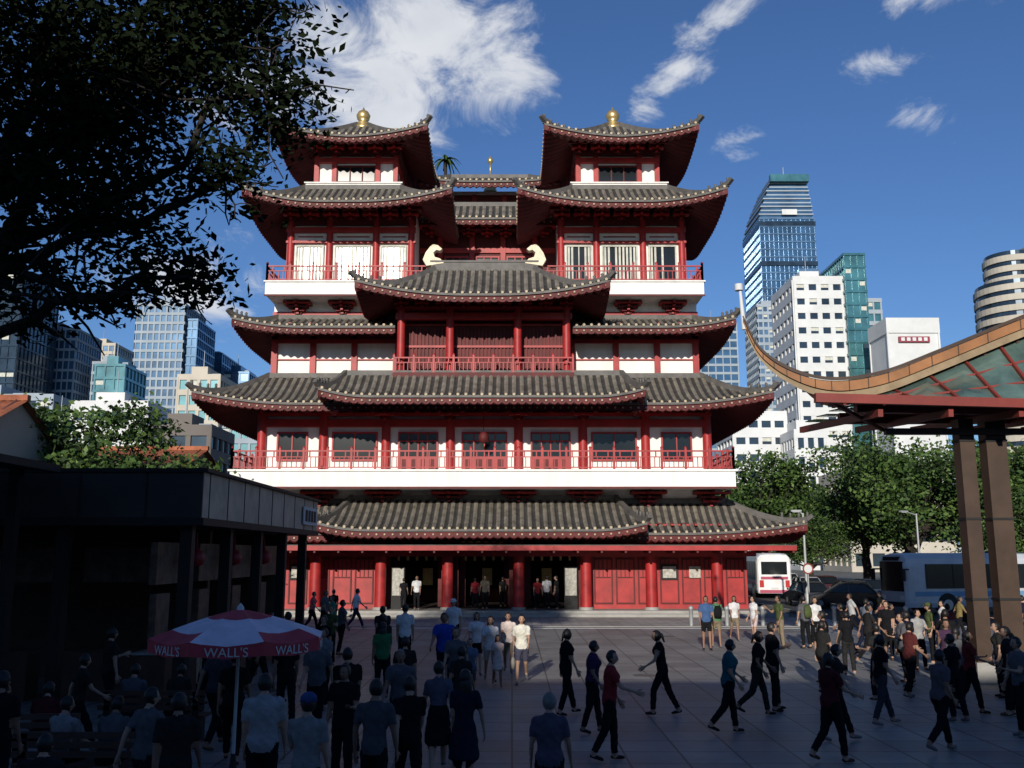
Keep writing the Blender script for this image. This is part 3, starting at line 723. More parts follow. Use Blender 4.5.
# ------------------------------------------------------------ vehicles
CHR=mat('wheel_hub',(.35,.35,.36),.35,.1,4,metal=.6); LR=mat('tail_light_red',(.4,.01,.01),.3,.1,4); LW=mat('head_light',(.7,.7,.65),.2,.05,4)
def wheel(b,x,y,r,w):
    b.cyl((x,y-w/2,r),(x,y+w/2,r),r,r,20,BLACK); 
    for s in (-1,1): b.cyl((x,y+s*(w/2),r),(x,y+s*(w/2+.02),r),r*.58,r*.5,14,CHR)
def bus(loc,rz,L=10.5,pc=(.72,.72,.71),stripe=(.12,.25,.4)):
    P=mat('coach_paint_%d'%int(pc[0]*100),pc,.3,.12,1.5); S=mat('coach_stripe_%d'%int(stripe[0]*100),stripe,.35,.05,1)
    r=root('coach_bus',loc,rz); b=B(); W=1.23; H=3.2
    sec=[(-W+.05,.38),(-W,.6),(-W,2.5),(-W+.07,2.92),(-W+.28,3.14),(-.5,H),(.5,H),(W-.28,3.14),(W-.07,2.92),(W,2.5),(W,.6),(W-.05,.38)]
    n=len(sec); st=[(-L/2,.90,-.0),(-L/2+.12,.97,0),(-L/2+.5,1,0),(L/2-.5,1,0),(L/2-.15,.97,0),(L/2,.88,0)]
    vs=[(x,s[0]*k,.38+(s[1]-.38)*(k if s[1]>2.6 else 1)) for x,k,_ in st for s in sec]
    fs=[(i*n+j,i*n+(j+1)%n,(i+1)*n+(j+1)%n,(i+1)*n+j) for i in range(len(st)-1) for j in range(n)]
    b.add(vs,fs+[tuple(range(n)),tuple(range((len(st)-1)*n,len(st)*n))[::-1]],P)
    for s in (-1,1):
        y0,y1=(s*(W+.004),s*(W+.03))
        b.box(-L/2+.7,L/2-1.2,y0,y1,1.35,2.62,DARKGL)
        for i in range(7): x=-L/2+.7+(L-1.9)*i/6; b.box(x-.03,x+.03,s*(W+.03),s*(W+.04),1.35,2.62,BLACK)
        b.box(-L/2+.5,L/2-.5,y0,s*(W+.012),.95,1.2,S)
        for x in (-L/2+2.2,L/2-2.4):
            b.cyl((x,s*(W-.3),.52),(x,s*(W+.015),.52),.6,.6,20,BLACK); wheel(b,x,s*(W-.12),.5,.32)
        b.box(L/2-.1,L/2+.25,s*(W-.05),s*(W+.2),2.3,2.38,BLACK); b.box(L/2+.15,L/2+.3,s*(W+.05),s*(W+.25),1.75,2.35,BLACK)
        b.box(-L/2-.02,-L/2+.1,s*.75,s*1.05,.8,1.3,LR); b.box(L/2-.08,L/2+.02,s*.65,s*1.0,.75,.98,LW)
    b.box(L/2-.1,L/2+.015,-1.02,1.02,1.2,2.75,DARKGL); b.box(-L/2-.015,-L/2+.1,-.9,.9,1.7,2.6,DARKGL)
    b.box(-L/2-.03,-L/2+.1,-1.05,1.05,.4,.62,S); b.box(-L/2-.022,-L/2+.1,-.95,.95,1.35,1.55,S); b.box(-L/2-.04,-L/2,-.25,.25,.68,.8,CW)
    b.box(L/2-.05,L/2+.03,-1.0,1.0,.4,.65,BLACK); b.box(L/2-.1,L/2+.02,-.7,.7,2.8,3.0,BLACK)
    b.build('coach_body',r)
bus((19.4,74.5,0),R(83),10.5,(.70,.70,.70),(.35,.05,.1)); bus((26.0,53.2,0),R(192),11.5,(.42,.45,.48),(.12,.25,.4)); bus((37,66,0),R(5),10.5,(.6,.6,.56),(.1,.3,.2))
def car(loc,rz,pc):
    P=mat('car_paint_%d_%d'%(int(pc[0]*99),int(pc[2]*99)),pc,.25,.03,1,spec=.6); r=root('parked_car',loc,rz); b=B(); W=.86
    low=[(-2.15,.32),(-2.2,.6),(-2.1,.88),(-1.2,.96),(.95,.94),(1.85,.78),(2.15,.6),(2.15,.32)]
    n=len(low); vs=[]
    for y,k in ((-W,.97),(-W+.08,1),(W-.08,1),(W,.97)): vs+=[(p[0]*k,y,p[1]*(.97 if abs(y)==W and p[1]>.5 else 1)) for p in low]
    fs=[(i*n+j,i*n+(j+1)%n,(i+1)*n+(j+1)%n,(i+1)*n+j) for i in range(3) for j in range(n)]+[tuple(range(n)),tuple(range(3*n,4*n))]
    b.add(vs,fs,P)
    top=[(-1.75,.93),(-1.2,1.4),(-.5,1.47),(.35,1.42),(1.15,.92)]; n=5; vs=[]
    for y,s in ((-W+.06,0),(W-.06,0)): vs+=[(p[0],y*(1 if p[1]<1 else .8),p[1]) for p in top]
    b.add(vs,[(j,(j+1)%n,n+(j+1)%n,n+j) for j in range(n)]+[tuple(range(n))[::-1],tuple(range(n,2*n))],DARKGL)
    b.box(-1.15,.32,-.62,.62,1.43,1.49,P)
    for s in (-1,1):
        for a,c in (((-.25,.95),(-.25,1.43)),((1.12,.94),(.35,1.42)),((-1.72,.94),(-1.2,1.40))): b.beam((a[0],s*.80,a[1]),(c[0],s*.66,c[1]),.05,.07,P)
        for x in (-1.35,1.35): b.cyl((x,s*(W-.2),.33),(x,s*(W+.004),.33),.38,.38,18,BLACK); wheel(b,x,s*(W-.09),.32,.2)
        b.box(2.05,2.17,s*.5,s*.8,.6,.72,LW); b.box(-2.2,-2.08,s*.5,s*.8,.66,.82,LR); b.box(.65,.8,s*.88,s*1.0,.95,1.07,P)
    b.build('car_body',r)
car((21.5,62,0),R(95),(.03,.03,.035)); car((24.1,66,0),R(92),(.02,.03,.05)); car((21.7,72,0),R(90),(.25,.25,.26)); car((24.3,76,0),R(90),(.05,.01,.01)); car((18.2,60,0),R(90),(.03,.03,.03)); car((24.2,86,0),R(90),(.4,.4,.4)); car((19.5,57,0),R(160),(.02,.02,.02))
# ------------------------------------------------------------ people
SK=[mat('skin_light',(.38,.23,.16),.6,.08,6),mat('skin_tan',(.24,.135,.09),.6,.08,6)]
HB=mat('hair_black',(.012,.010,.009),.5,.2,20); HG=mat('hair_grey',(.16,.155,.15),.7,.3,20)
EYE=mat('eye_dark',(.02,.015,.012),.3,.1,5); LIP=mat('lip',(.28,.10,.09),.6,.1,5)
POSES={ # lL kL lR kR | aL bL eL | aR bR eR | lean
'stand':(3,3,-3,3, 4,9,14, 6,9,18,1),'stand2':(8,14,-4,2, 20,10,80, 4,10,15,0),
'walk':(26,6,-18,22, -24,6,14, 26,6,26,4),'walk2':(-18,24,25,6, 26,7,28,-22,7,12,4),
'stroll':(14,4,-12,16,-12,7,12,14,7,22,2),
'dance':(14,18,-12,12, 28,8,45, 12,8,50,3),'dance2':(20,24,-16,10, 18,10,45,-14,8,24,7),
'dance3':(-10,26,12,8, 14,14,70, 20,12,50,-2),'dance4':(16,10,-12,26, 28,8,35, -4,8,40,4),
'reach':(12,10,-14,14, 8,8,35, 42,8,40,3),'phone':(3,4,-2,3, 10,10,20, 30,6,105,2),
'sit':(84,82,86,88, 28,8,48, 30,8,46,8),'sit2':(84,70,80,95, 32,8,60, 15,10,30,20)}
PEOPLE=[]
def capsule(V,F,p0,p1,r0,r1,n=8,sx=1):
    d=p1-p0; L=d.length
    q=d.to_track_quat('Z','Y').to_matrix() if L>1e-5 else Matrix.Identity(3)
    o=len(V); rg=[(-r0,.02*r0),(-.7*r0,.7*r0),(0,r0),(L*.5,(r0+r1)/2*1.03),(L,r1),(L+.7*r1,.7*r1),(L+r1,.02*r1)]
    for z,r in rg:
        for k in range(n):
            a=2*math.pi*k/n; V.append(p0+q@Vector((math.cos(a)*r*sx,math.sin(a)*r,z)))
    for i in range(len(rg)-1):
        for k in range(n): F.append((o+i*n+k,o+i*n+(k+1)%n,o+(i+1)*n+(k+1)%n,o+(i+1)*n+k))
    F.append(tuple(o+k for k in range(n))[::-1]); F.append(tuple(o+(len(rg)-1)*n+k for k in range(n)))
def loft(V,F,rings,n=14):
    o=len(V)
    for c,rx,ry in rings:
        for k in range(n):
            a=2*math.pi*k/n; V.append(Vector((c.x+math.cos(a)*rx,c.y+math.sin(a)*ry,c.z)))
    for i in range(len(rings)-1):
        for k in range(n): F.append((o+i*n+k,o+i*n+(k+1)%n,o+(i+1)*n+(k+1)%n,o+(i+1)*n+k))
    F.append(tuple(o+k for k in range(n))[::-1]); F.append(tuple(o+(len(rings)-1)*n+k for k in range(n)))
def person(name,x,y,face,h=1.64,pose='stand',top=(.5,.5,.5),bot=(.03,.03,.04),style='trousers',hair='short',hc=None,sk=None,sex='f',z0=0,hat=None,bag=None,sleeve=.55,turn=None,vox=.024):
    """face: heading in degrees, 0 = away from the viewpoint (+Y), 90 = left(-X), 180 = toward, -90 = right"""
    if sk is None: sk=random.choice([0,0,1])
    if turn is None: turn=random.uniform(-25,25)
    face+=random.uniform(-8,8)
    P=POSES[pose]; s=h/1.72; wd=1.0 if sex=='m' else .92; st=1.0 if sex=='m' else .93
    jit=[random.uniform(-6,6) for _ in range(10)]
    P=[p+(jit[i] if i<10 and 'sit' not in pose else 0) for i,p in enumerate(P)]
    lean=R(P[10]); hz=.93
    def ln(p):
        yy=p[1]; zz=p[2]-hz
        return Vector((p[0],yy*math.cos(lean)+zz*math.sin(lean),hz+zz*math.cos(lean)-yy*math.sin(lean)))
    V=[];F=[];bones=[]
    def bone(p0,p1,r0,r1,lab,sx=1):
        capsule(V,F,p0,p1,r0,r1,9,sx); bones.append((p0,p1,(r0+r1)/2,lab))
    fat=random.uniform(.97,1.2)
    low=9
    loose=1.12 if style!='shorts' else 1.0
    knees=[]
    for sd,a,k in ((-1,P[0],P[1]),(1,P[2],P[3])):
        a=R(a);k=R(max(k,1)); hp=Vector((sd*.085,0,.90)); kn=hp+Vector((sd*.015,math.sin(a)*.43,-math.cos(a)*.43)); an=kn+Vector((sd*.005,math.sin(a-k)*.42,-math.cos(a-k)*.42))
        bone(hp,kn,.082*fat,.056*loose,'thigh'); bone(kn,an,.054*loose,.038*loose*loose,'shin')
        fp=(a-k)*.6 if a-k<0 and 'sit' not in pose else 0
        f0=an+Vector((0,-.035,-.035)); f1=an+Vector((sd*.02,.15*math.cos(fp)+.0,-.045+.15*math.sin(fp)))
        bone(f0,f1,.040,.032,'foot',1.15); low=min(low,f0.z-.04,f1.z-.032); knees.append(kn)
    rg=[(.82,.12,.09,0),(.90,.158,.112,-.01),(.98,.158,.112,-.01),(1.08,.134,.098,0),(1.20,.146,.106,.005),(1.31,.165,.115,.01),(1.39,.165,.10,0),(1.44,.125,.078,-.008),(1.475,.06,.055,-.01)]
    if sex=='f': rg=[(z,rx*.93*(1.07 if z<1 else .93 if z<1.15 else 1),ry*(1.12 if 1.25<z<1.35 else .97),dy+(.015 if 1.25<z<1.35 else 0)) for z,rx,ry,dy in rg]
    loft(V,F,[(ln((0,dy,z)),rx*fat,ry*fat) for z,rx,ry,dy in rg])
    bones.append((ln((0,0,.84)),ln((0,0,.99)),.13,'pelvis')); bones.append((ln((0,0,1.05)),ln((0,0,1.38)),.13,'torso')); bones.append((ln((-.12*wd,0,1.40)),ln((.12*wd,0,1.40)),.06,'torso'))
    bone(ln((0,-.01,1.45)),ln((0,.005,1.56)),.052*st,.050*st,'neck')
    hands=[]
    for sd,a,bb,e in ((-1,P[4],P[5],P[6]),(1,P[7],P[8],P[9])):
        a=R(a);bb=R(bb);e=R(e); sh=Vector((sd*.178*wd,0,1.405)); el=sh+Vector((sd*math.sin(bb),math.sin(a)*math.cos(bb),-math.cos(a)*math.cos(bb)))*.29
        dr=Vector((sd*math.sin(bb*.3),math.sin(a+e)*math.cos(bb*.3),-math.cos(a+e)*math.cos(bb*.3))); wr=el+dr*.25
        sh,el,wr=ln(sh),ln(el),ln(wr)
        bone(sh,el,.053*st*fat,.041*st,'uarm'); bone(el,wr,.040*st,.026*st,'farm'); hands.append((wr,(wr-el).normalized(),sd))
    if style in('dress','skirt'):
        ht=.55 if style=='dress' else .50
        c=(knees[0]+knees[1])*.5; 
        loft(V,F,[(Vector((0,0,1.02)),.13,.10),(Vector((0,0,.92)),.165,.125),(Vector((0,c.y*.5,.75)),.19,.15),(Vector((0,c.y*.9,ht)),.215,.19+abs(knees[0].y-knees[1].y)*.35)])
        bones.append((Vector((0,0,.95)),Vector((0,c.y*.9,ht+.03)),.19,'skirt'))
    E=B()
    hcn=ln((0,.015,1.615)); ty=R(turn); Mh=Matrix.Rotation(ty,3,'Z')@Matrix.Rotation(-lean*.5,3,'X')
    skm=SK[sk]; hm=hc or HB
    def hd(p): return hcn+Mh@Vector(p)
    nu,nv=16,12; 
    def hp(i,j,k=1.0,grow=0):
        th=math.pi*i/nv; ph=2*math.pi*j/nu
        X,Y,Z=math.sin(th)*math.cos(ph),math.sin(th)*math.sin(ph),math.cos(th)
        t=max(0,-Z); rx=.074*(1-.28*t); ry=.093*(1-.16*t)
        yy=Y*ry+(.012*t if Y>0 else .03*t); zz=Z*.112
        if abs(X)<.25 and Y>.8 and -.45<Z<.1: yy+=.016
        return (X*(rx+grow),yy+Y*grow,zz+Z*grow)
    vs=[hd(hp(i,j)) for i in range(nv+1) for j in range(nu)]
    E.add(vs,[(i*nu+j,(i+1)*nu+j,(i+1)*nu+(j+1)%nu,i*nu+(j+1)%nu) for i in range(nv) for j in range(nu)],skm,True)
    gr=.014 if hair=='short' else .02
    vs=[hd(hp(i,j,grow=gr*(1 if i<9 else .6)+random.uniform(-.003,.004))) for i in range(nv+1) for j in range(nu)]; fs=[]
    for i in range(nv):
        for j in range(nu):
            ph=2*math.pi*(j+.5)/nu; th=math.pi*(i+.5)/nv; Y=math.sin(th)*math.sin(ph); Z=math.cos(th)
            if Z>.62 or (Y<.35 and Z>-.05) or (Y<-.15 and Z>-.75 ) or(hair!='short' and Y<.3 and Z>-.8): fs.append((i*nu+j,(i+1)*nu+j,(i+1)*nu+(j+1)%nu,i*nu+(j+1)%nu))
    E.add(vs,fs,hm,True)
    if hair in('long','tail'):
        VV=[];FF=[]
        if hair=='long': loft(VV,FF,[(hd((0,-.05,.02)),.07,.05),(hd((0,-.065,-.08)),.085,.05),(hd((0,-.075,-.18)),.085,.04),(hd((0,-.075,-.27)),.05,.02)],10)
        else: capsule(VV,FF,hd((0,-.11,.03)),hd((0,-.15,-.12)),.03,.018,7)
        E.add(VV,FF,hm,True)
    for sx in (-1,1):
        E.obox(hd((sx*.030,.086,.008)),.024,.010,.011,Mh,EYE); E.obox(hd((sx*.03,.088,.03)),.032,.008,.005,Mh,HB)
        E.obox(hd((sx*.076,.0,-.005)),.012,.03,.05,Mh,skm)
    E.obox(hd((0,.098,-.022)),.020,.026,.034,Mh,skm); E.obox(hd((0,.089,-.058)),.04,.010,.010,Mh,LIP)
    if hat:
        hmh=cloth(hat); VV=[];FF=[]; loft(VV,FF,[(hd((0,0,.03)),.098,.115),(hd((0,0,.09)),.09,.105),(hd((0,0,.132)),.05,.06)],12); E.add(VV,FF,hmh,True); E.obox(hd((0,.14,.035)),.14,.10,.012,Mh,hmh)
    for wr,dr,sd in hands:
        side=Vector((0,1,0)); side=(side-dr*side.dot(dr))
        side=side.normalized() if side.length>.2 else Vector((0,0,1)).cross(dr).normalized()
        nrm=dr.cross(side).normalized(); 
        VV=[];FF=[]; o=0
        for t,w,tk in ((-.02,.024,.020),(.02,.034,.016),(.06,.042,.015),(.095,.040,.012)):
            for k in range(8):
                a=2*math.pi*k/8; VV.append(wr+dr*t+side*(math.cos(a)*w)+nrm*(math.sin(a)*tk))
        for i in range(3):
            for k in range(8): FF.append((i*8+k,i*8+(k+1)%8,(i+1)*8+(k+1)%8,(i+1)*8+k))
        FF.append(tuple(range(24,32)))
        cn=nrm*(-sd)
        for fi,(off,L) in enumerate(((.030,.068),(.010,.078),(-.011,.072),(-.030,.056))):
            p=wr+dr*.09+side*off; p2=p+(dr*.8+cn*.25).normalized()*L*.5; p3=p2+(dr*.6+cn*.7).normalized()*L*.5
            capsule(VV,FF,p,p2,.0095,.0085,5); capsule(VV,FF,p2,p3,.0085,.007,5)
        p=wr+dr*.03+side*.03; p2=p+(dr*.6+side*.7).normalized()*.04; p3=p2+(dr*.9+side*.2+cn*.2).normalized()*.03
        capsule(VV,FF,p,p2,.0125,.010,5); capsule(VV,FF,p2,p3,.010,.008,5)
        E.add(VV,FF,skm,True)
    if bag:
        bm=cloth(bag[1])
        if bag[0]=='back':
            VV=[];FF=[]; loft(VV,FF,[(ln((0,-.19,1.0)),.13,.07),(ln((0,-.20,1.1)),.15,.095),(ln((0,-.19,1.3)),.145,.085),(ln((0,-.17,1.42)),.10,.05)],10); E.add(VV,FF,bm,True)
            for sx in (-1,1): E.beam(ln((sx*.1,-.12,1.44)),ln((sx*.11,.12,1.36)),.04,.015,bm); E.beam(ln((sx*.11,.12,1.36)),ln((sx*.14,.08,1.1)),.04,.015,bm)
        else:
            wr=hands[1][0]; c=wr+Vector((0.01,0,-.38)); VV=[];FF=[]; loft(VV,FF,[(c+Vector((0,0,-.14)),.05,.13),(c,.07,.16),(c+Vector((0,0,.13)),.04,.14)],10); E.add(VV,FF,bm,True)
            for yy in (-.1,.1): E.beam(c+Vector((0,yy,.12)),wr+hands[1][1]*.08,.015,.01,bm)
    me=bpy.data.meshes.new('tmp'); me.from_pydata([tuple(v) for v in V],[],F); me.update()
    o=bpy.data.objects.new('tmp',me); scene.collection.objects.link(o)
    m=o.modifiers.new('r','REMESH'); m.mode='VOXEL'; m.voxel_size=vox if y<30 else vox*1.25; m.use_smooth_shade=True
    m=o.modifiers.new('s','SMOOTH'); m.factor=.5; m.iterations=3
    PEOPLE.append(dict(o=o,name=name,E=E,bones=bones,low=low,s=s,loc=(x,y,z0),face=face,mats=[skm,cloth(top),cloth(bot),cloth(random.choice([(.02,.02,.02),(.15,.15,.15),(.10,.06,.04)]))],style=style,sleeve=sleeve))
def finalize():
    dg=bpy.context.evaluated_depsgraph_get(); dg.update()
    for q in PEOPLE:
        ev=q['o'].evaluated_get(dg); me=ev.to_mesh()
        nv=len(me.vertices); co=np.empty(nv*3); me.vertices.foreach_get('co',co); co=co.reshape(-1,3)
        nr=np.empty(nv*3); me.vertex_normals.foreach_get('vector',nr); nr=nr.reshape(-1,3)
        polys=[list(p.vertices) for p in me.polygons]
        D=[];T=[]
        for p0,p1,r,lab in q['bones']:
            a=np.array(p0);d=np.array(p1)-a; t=np.clip(((co-a)@d)/(d@d+1e-9),0,1); D.append(np.linalg.norm(co-(a+t[:,None]*d),axis=1)-r); T.append(t)
        D=np.array(D);T=np.array(T); bi=D.argmin(0); tt=T[bi,np.arange(nv)]
        st=q['style']; lab=[bb[3] for bb in q['bones']]; vm=np.zeros(nv,int)
        for i in range(nv):
            l=lab[bi[i]];t=tt[i]
            if l=='torso': k=1
            elif l=='pelvis': k=1 if (st=='dress' or t>.35) else 2
            elif l=='skirt': k=1 if st=='dress' else 2
            elif l=='thigh': k=(2 if (st in('trousers','skirt') or (st=='shorts' and t<.8)) else (1 if st=='dress' and t<.5 else 0))
            elif l=='shin': k=(2 if st=='trousers' and t<.93 else 0)
            elif l=='foot': k=3
            elif l=='uarm': k=1 if t<q['sleeve']*1.3 else 0
            elif l=='farm': k=1 if q['sleeve']>.9 and t<.9 else 0
            else: k=0
            vm[i]=k
        fold=np.sin(co[:,2]*38+co[:,0]*17)*np.sin(co[:,0]*29+co[:,1]*31+co[:,2]*11)*.006
        co=co+nr*(np.where((vm==1)|(vm==2),.012+fold,0)[:,None])
        me_f=[int(np.bincount(vm[p]).argmax()) for p in polys]
        E=q['E']; off=nv; base=len(q['mats'])
        allv=[tuple(c) for c in co]+[tuple(v) for v in E.v]
        allf=polys+[[k+off for k in f] for f in E.f]
        mi=me_f+[k+base for k in E.m]
        nm=bpy.data.meshes.new(q['name']); nm.from_pydata(allv,[],allf)
        for m in q['mats']+E.mats: nm.materials.append(m)
        nm.polygons.foreach_set('material_index',mi); nm.polygons.foreach_set('use_smooth',[True]*len(allf)); nm.update()
        ob=bpy.data.objects.new(q['name'],nm); scene.collection.objects.link(ob)
        s=q['s']; ob.scale=(s,s,s); ob.rotation_euler=(0,0,R(q['face'])); ob.location=(q['loc'][0],q['loc'][1],q['loc'][2]-q['low']*s)
        ev.to_mesh_clear(); old=q['o'].data; bpy.data.objects.remove(q['o']); bpy.data.meshes.remove(old)
K=(.010,.010,.012);NV=(.012,.014,.03);W=(.60,.60,.60);GY=(.09,.09,.10);RD=(.22,.02,.025);TL=(.02,.10,.12);KH=(.20,.16,.11);DK=(.02,.017,.02);BL=(.02,.06,.33);OL=(.07,.09,.035)
random.seed(11)
person('dancing_woman',1.08,19.7,-75,1.62,'stroll',K,K,hair='tail')
person('dancing_woman',1.45,17.8,-100,1.56,'stroll',(.04,.02,.06),K)
person('dancing_woman',1.53,15.5,-90,1.62,'reach',RD,K,hair='short')
person('dancing_woman',3.0,19.7,80,1.62,'dance2',K,K,hair='tail',sleeve=.2)
person('dancing_woman',3.9,17.8,-80,1.6,'dance4',TL,K)
person('dancing_woman',4.9,19.7,-95,1.6,'dance4',K,DK,hair='tail')
person('dancing_man',5.35,20.2,-85,1.72,'stand2',K,K,sex='m')
person('dancing_woman',4.95,15.4,-60,1.6,'dance3',(.07,.012,.018),K,hair='tail')
person('dancing_woman',5.6,17.1,-95,1.58,'stroll',DK,K)
person('dancing_woman',6.95,18.6,-85,1.6,'stroll',K,(.04,.04,.05),hair='tail')
person('dancing_woman',7.0,16.2,-75,1.6,'dance4',(.10,.08,.09),K)
person('dancing_woman',8.9,22,-80,1.6,'dance',(.08,.02,.02),K)
person('dancing_woman',9.3,20,-100,1.58,'dance3',(.15,.02,.02),K,hair='long')
person('bystander_woman',10.9,22,80,1.6,'stand',DK,K); person('bystander_man',8.95,17.4,95,1.66,'stand2',GY,K,sex='m')
person('bystander_woman',8.9,26,0,1.6,'phone',K,DK); person('bystander_man',9.9,24.5,30,1.7,'stand',NV,K,sex='m')
person('dancing_woman',10.3,18.6,-85,1.6,'dance',(.05,.05,.10),K)
person('bystander_woman',8.0,21.5,20,1.6,'stand2',DK,K); person('bystander_man',7.8,24.5,60,1.7,'stand',K,K,sex='m'); person('bystander_woman',9.6,21.2,-40,1.58,'stroll',GY,K,hair='long')
person('bystander_man',11.5,20.5,100,1.7,'stand',DK,K,sex='m'); person('bystander_woman',10.2,23,150,1.6,'phone',(.06,.03,.06),K); person('bystander_man',11.0,24.8,-30,1.72,'stand2',K,NV,sex='m',bag=('back',DK)); person('bystander_woman',12.2,23,40,1.6,'stand',(.08,.07,.04),K)
person('bystander_woman',8.5,19.0,30,1.58,'stand',K,K); person('bystander_man',9.9,19.6,60,1.68,'stand',DK,K,sex='m'); person('bystander_woman',7.2,22.8,-60,1.58,'stroll',DK,K,hair='tail'); person('bystander_man',9.4,23.6,90,1.7,'stand2',GY,K,sex='m')
person('tourist_man',6.5,32.7,170,1.72,'stand',(.05,.10,.22),K,'shorts',sex='m'); person('tourist_man',7.0,33.5,10,1.66,'stand2',(.08,.2,.1),KH,'shorts',sex='m',bag=('back',K))
person('tourist_woman',8.2,36,180,1.6,'stroll',W,KH,'shorts',hair='long'); person('tourist_woman',8.75,35.3,120,1.6,'stand',W,(.5,.4,.4),'shorts')
person('tourist_man',9.05,33,100,1.72,'phone',OL,KH,sex='m'); person('tourist_man',9.95,33.2,20,1.7,'stand',GY,K,sex='m',bag=('back',OL)); person('tourist_woman',10.5,33.8,190,1.62,'stand2',W,K)
person('tourist_woman',10.5,31,60,1.6,'walk',K,DK); person('tourist_man',11.6,32,-60,1.7,'walk2',(.12,.14,.18),NV,sex='m'); person('tourist_woman',12.6,33,160,1.6,'stand',(.16,.06,.06),K)
person('tourist_man',12.2,28.5,90,1.7,'stand',OL,K,sex='m',hat=OL); person('tourist_woman',13.4,30,-20,1.6,'phone',(.16,.04,.05),K); person('tourist_man',14.3,27.5,110,1.7,'stroll',GY,K,sex='m')
person('tourist_woman',11.2,27,200,1.6,'stand2',(.3,.3,.3),K); person('tourist_man',10.4,28.6,-90,1.7,'walk',DK,K,sex='m'); person('tourist_woman',14.6,33,90,1.6,'walk2',W,NV)
person('tourist_woman',13.6,25.8,80,1.6,'stand',(.08,.05,.1),K,hair='long'); person('tourist_man',12.9,37,90,1.7,'walk',(.4,.4,.4),K,sex='m')
person('tourist_man',14.8,39,90,1.7,'walk2',DK,K,sex='m'); person('tourist_woman',16.5,36,-90,1.6,'walk',(.2,.15,.06),K); person('tourist_man',17.3,33,20,1.72,'stand',NV,K,sex='m'); person('tourist_woman',15.6,31,70,1.62,'stand2',(.16,.06,.08),DK)
person('tourist_man',11.4,29.7,150,1.7,'stand',K,K,sex='m'); person('tourist_woman',12.0,31,-100,1.58,'stroll',OL,K); person('tourist_man',13.2,28,0,1.7,'stand2',DK,NV,sex='m')
person('tourist_woman',-.55,24.8,180,1.62,'walk',W,(.45,.4,.35),'shorts',hair='long'); person('child',-.35,23.9,185,1.18,'stroll',(.6,.45,.4),(.5,.45,.4),'dress',hair='long',vox=.03)
person('tourist_woman',.24,24.4,178,1.66,'walk2',(.62,.60,.52),(.06,.06,.09),'shorts',hair='long',bag=('hand',(.5,.47,.4)))
person('tourist_man',-1.6,23.2,175,1.8,'walk',BL,NV,'shorts',sex='m'); person('child',-.92,21.6,180,1.35,'walk2',(.10,.13,.2),GY,'shorts',vox=.03)
person('tourist_woman',-.95,26.2,190,1.58,'stroll',(.65,.6,.6),K,'shorts',hair='long'); person('tourist_woman',-.1,26.6,170,1.6,'walk',(.6,.5,.45),KH,'shorts')
person('tourist_man',-1.85,31,170,1.72,'stroll',W,K,sex='m',hat=W); person('tourist_man',-2.9,26.5,5,1.76,'stand',W,K,sex='m'); person('tourist_woman',-2.9,22,10,1.6,'stand',(.03,.14,.06),K,hair='long')
person('tourist_woman',-3.2,24.5,30,1.6,'stroll',DK,K)
person('pedestrian_man',-1.8,16,170,1.66,'walk',GY,K,sex='m',hc=HG); person('pedestrian_woman',-1.08,14.6,10,1.6,'walk2',(.08,.08,.11),K,'skirt',bag=('hand',K)); person('pedestrian_woman',-.62,13,-10,1.6,'stand',NV,K,'dress',hair='long')
person('elderly_man',-1.6,11.6,-5,1.66,'stand',(.07,.07,.08),K,sex='m'); person('elderly_woman',.42,11.2,-15,1.56,'stand',(.08,.07,.10),K,hc=HG)
person('standing_man',-2.9,11.6,5,1.72,'stand',(.28,.28,.29),K,sex='m'); person('standing_man',-2.2,10.7,-15,1.62,'stand2',(.2,.2,.2),K,sex='m',hat=(.03,.06,.16))
person('pedestrian_man',-6.65,41.5,-60,1.72,'walk',W,NV,sex='m'); person('pedestrian_woman',-6.7,36.5,150,1.62,'walk2',(.05,.2,.12),OL); person('pedestrian_woman',-7.7,42,20,1.6,'stand',K,K); person('pedestrian_man',-7.4,38.5,-100,1.7,'stroll',GY,K,sex='m'); person('pedestrian_woman',-8.3,40.5,-90,1.6,'walk',(.4,.1,.1),K)
for x,y,f,t,sx in ((-4.9,50.0,180,W,'m'),(-5.6,50.2,0,K,'f'),(-1.9,50.1,10,RD,'f'),(-1.4,50.3,170,KH,'m'),(-.5,52.5,0,DK,'f'),(1.3,50.0,190,(.3,.03,.03),'f'),(1.8,50.4,0,W,'m'),(2.3,50.1,60,DK,'m'),(-3.3,52.3,0,GY,'f')):
    person('temple_visitor_'+('man' if sx=='m' else 'woman'),x,y,f,1.7 if sx=='m' else 1.6,'stand' if f else 'stroll',t,K,sex=sx,z0=.3)
for bx,by,f,t,p in ((-5.95,13.1,-20,(.2,.2,.21),'sit'),(-5.3,13.1,0,GY,'sit2'),(-7.55,14.5,-30,K,'sit'),(-6.9,14.6,10,(.07,.015,.015),'sit2'),(-6.5,16.9,-10,(.08,.08,.1),'sit'),(-5.75,16.9,0,DK,'sit2'),(-5.6,10.3,-10,DK,'sit2'),(-4.9,10.4,10,DK,'sit')):
    person('seated_person',bx,by,f,1.62,p,t,K,sex='m' if p=='sit' else 'f')
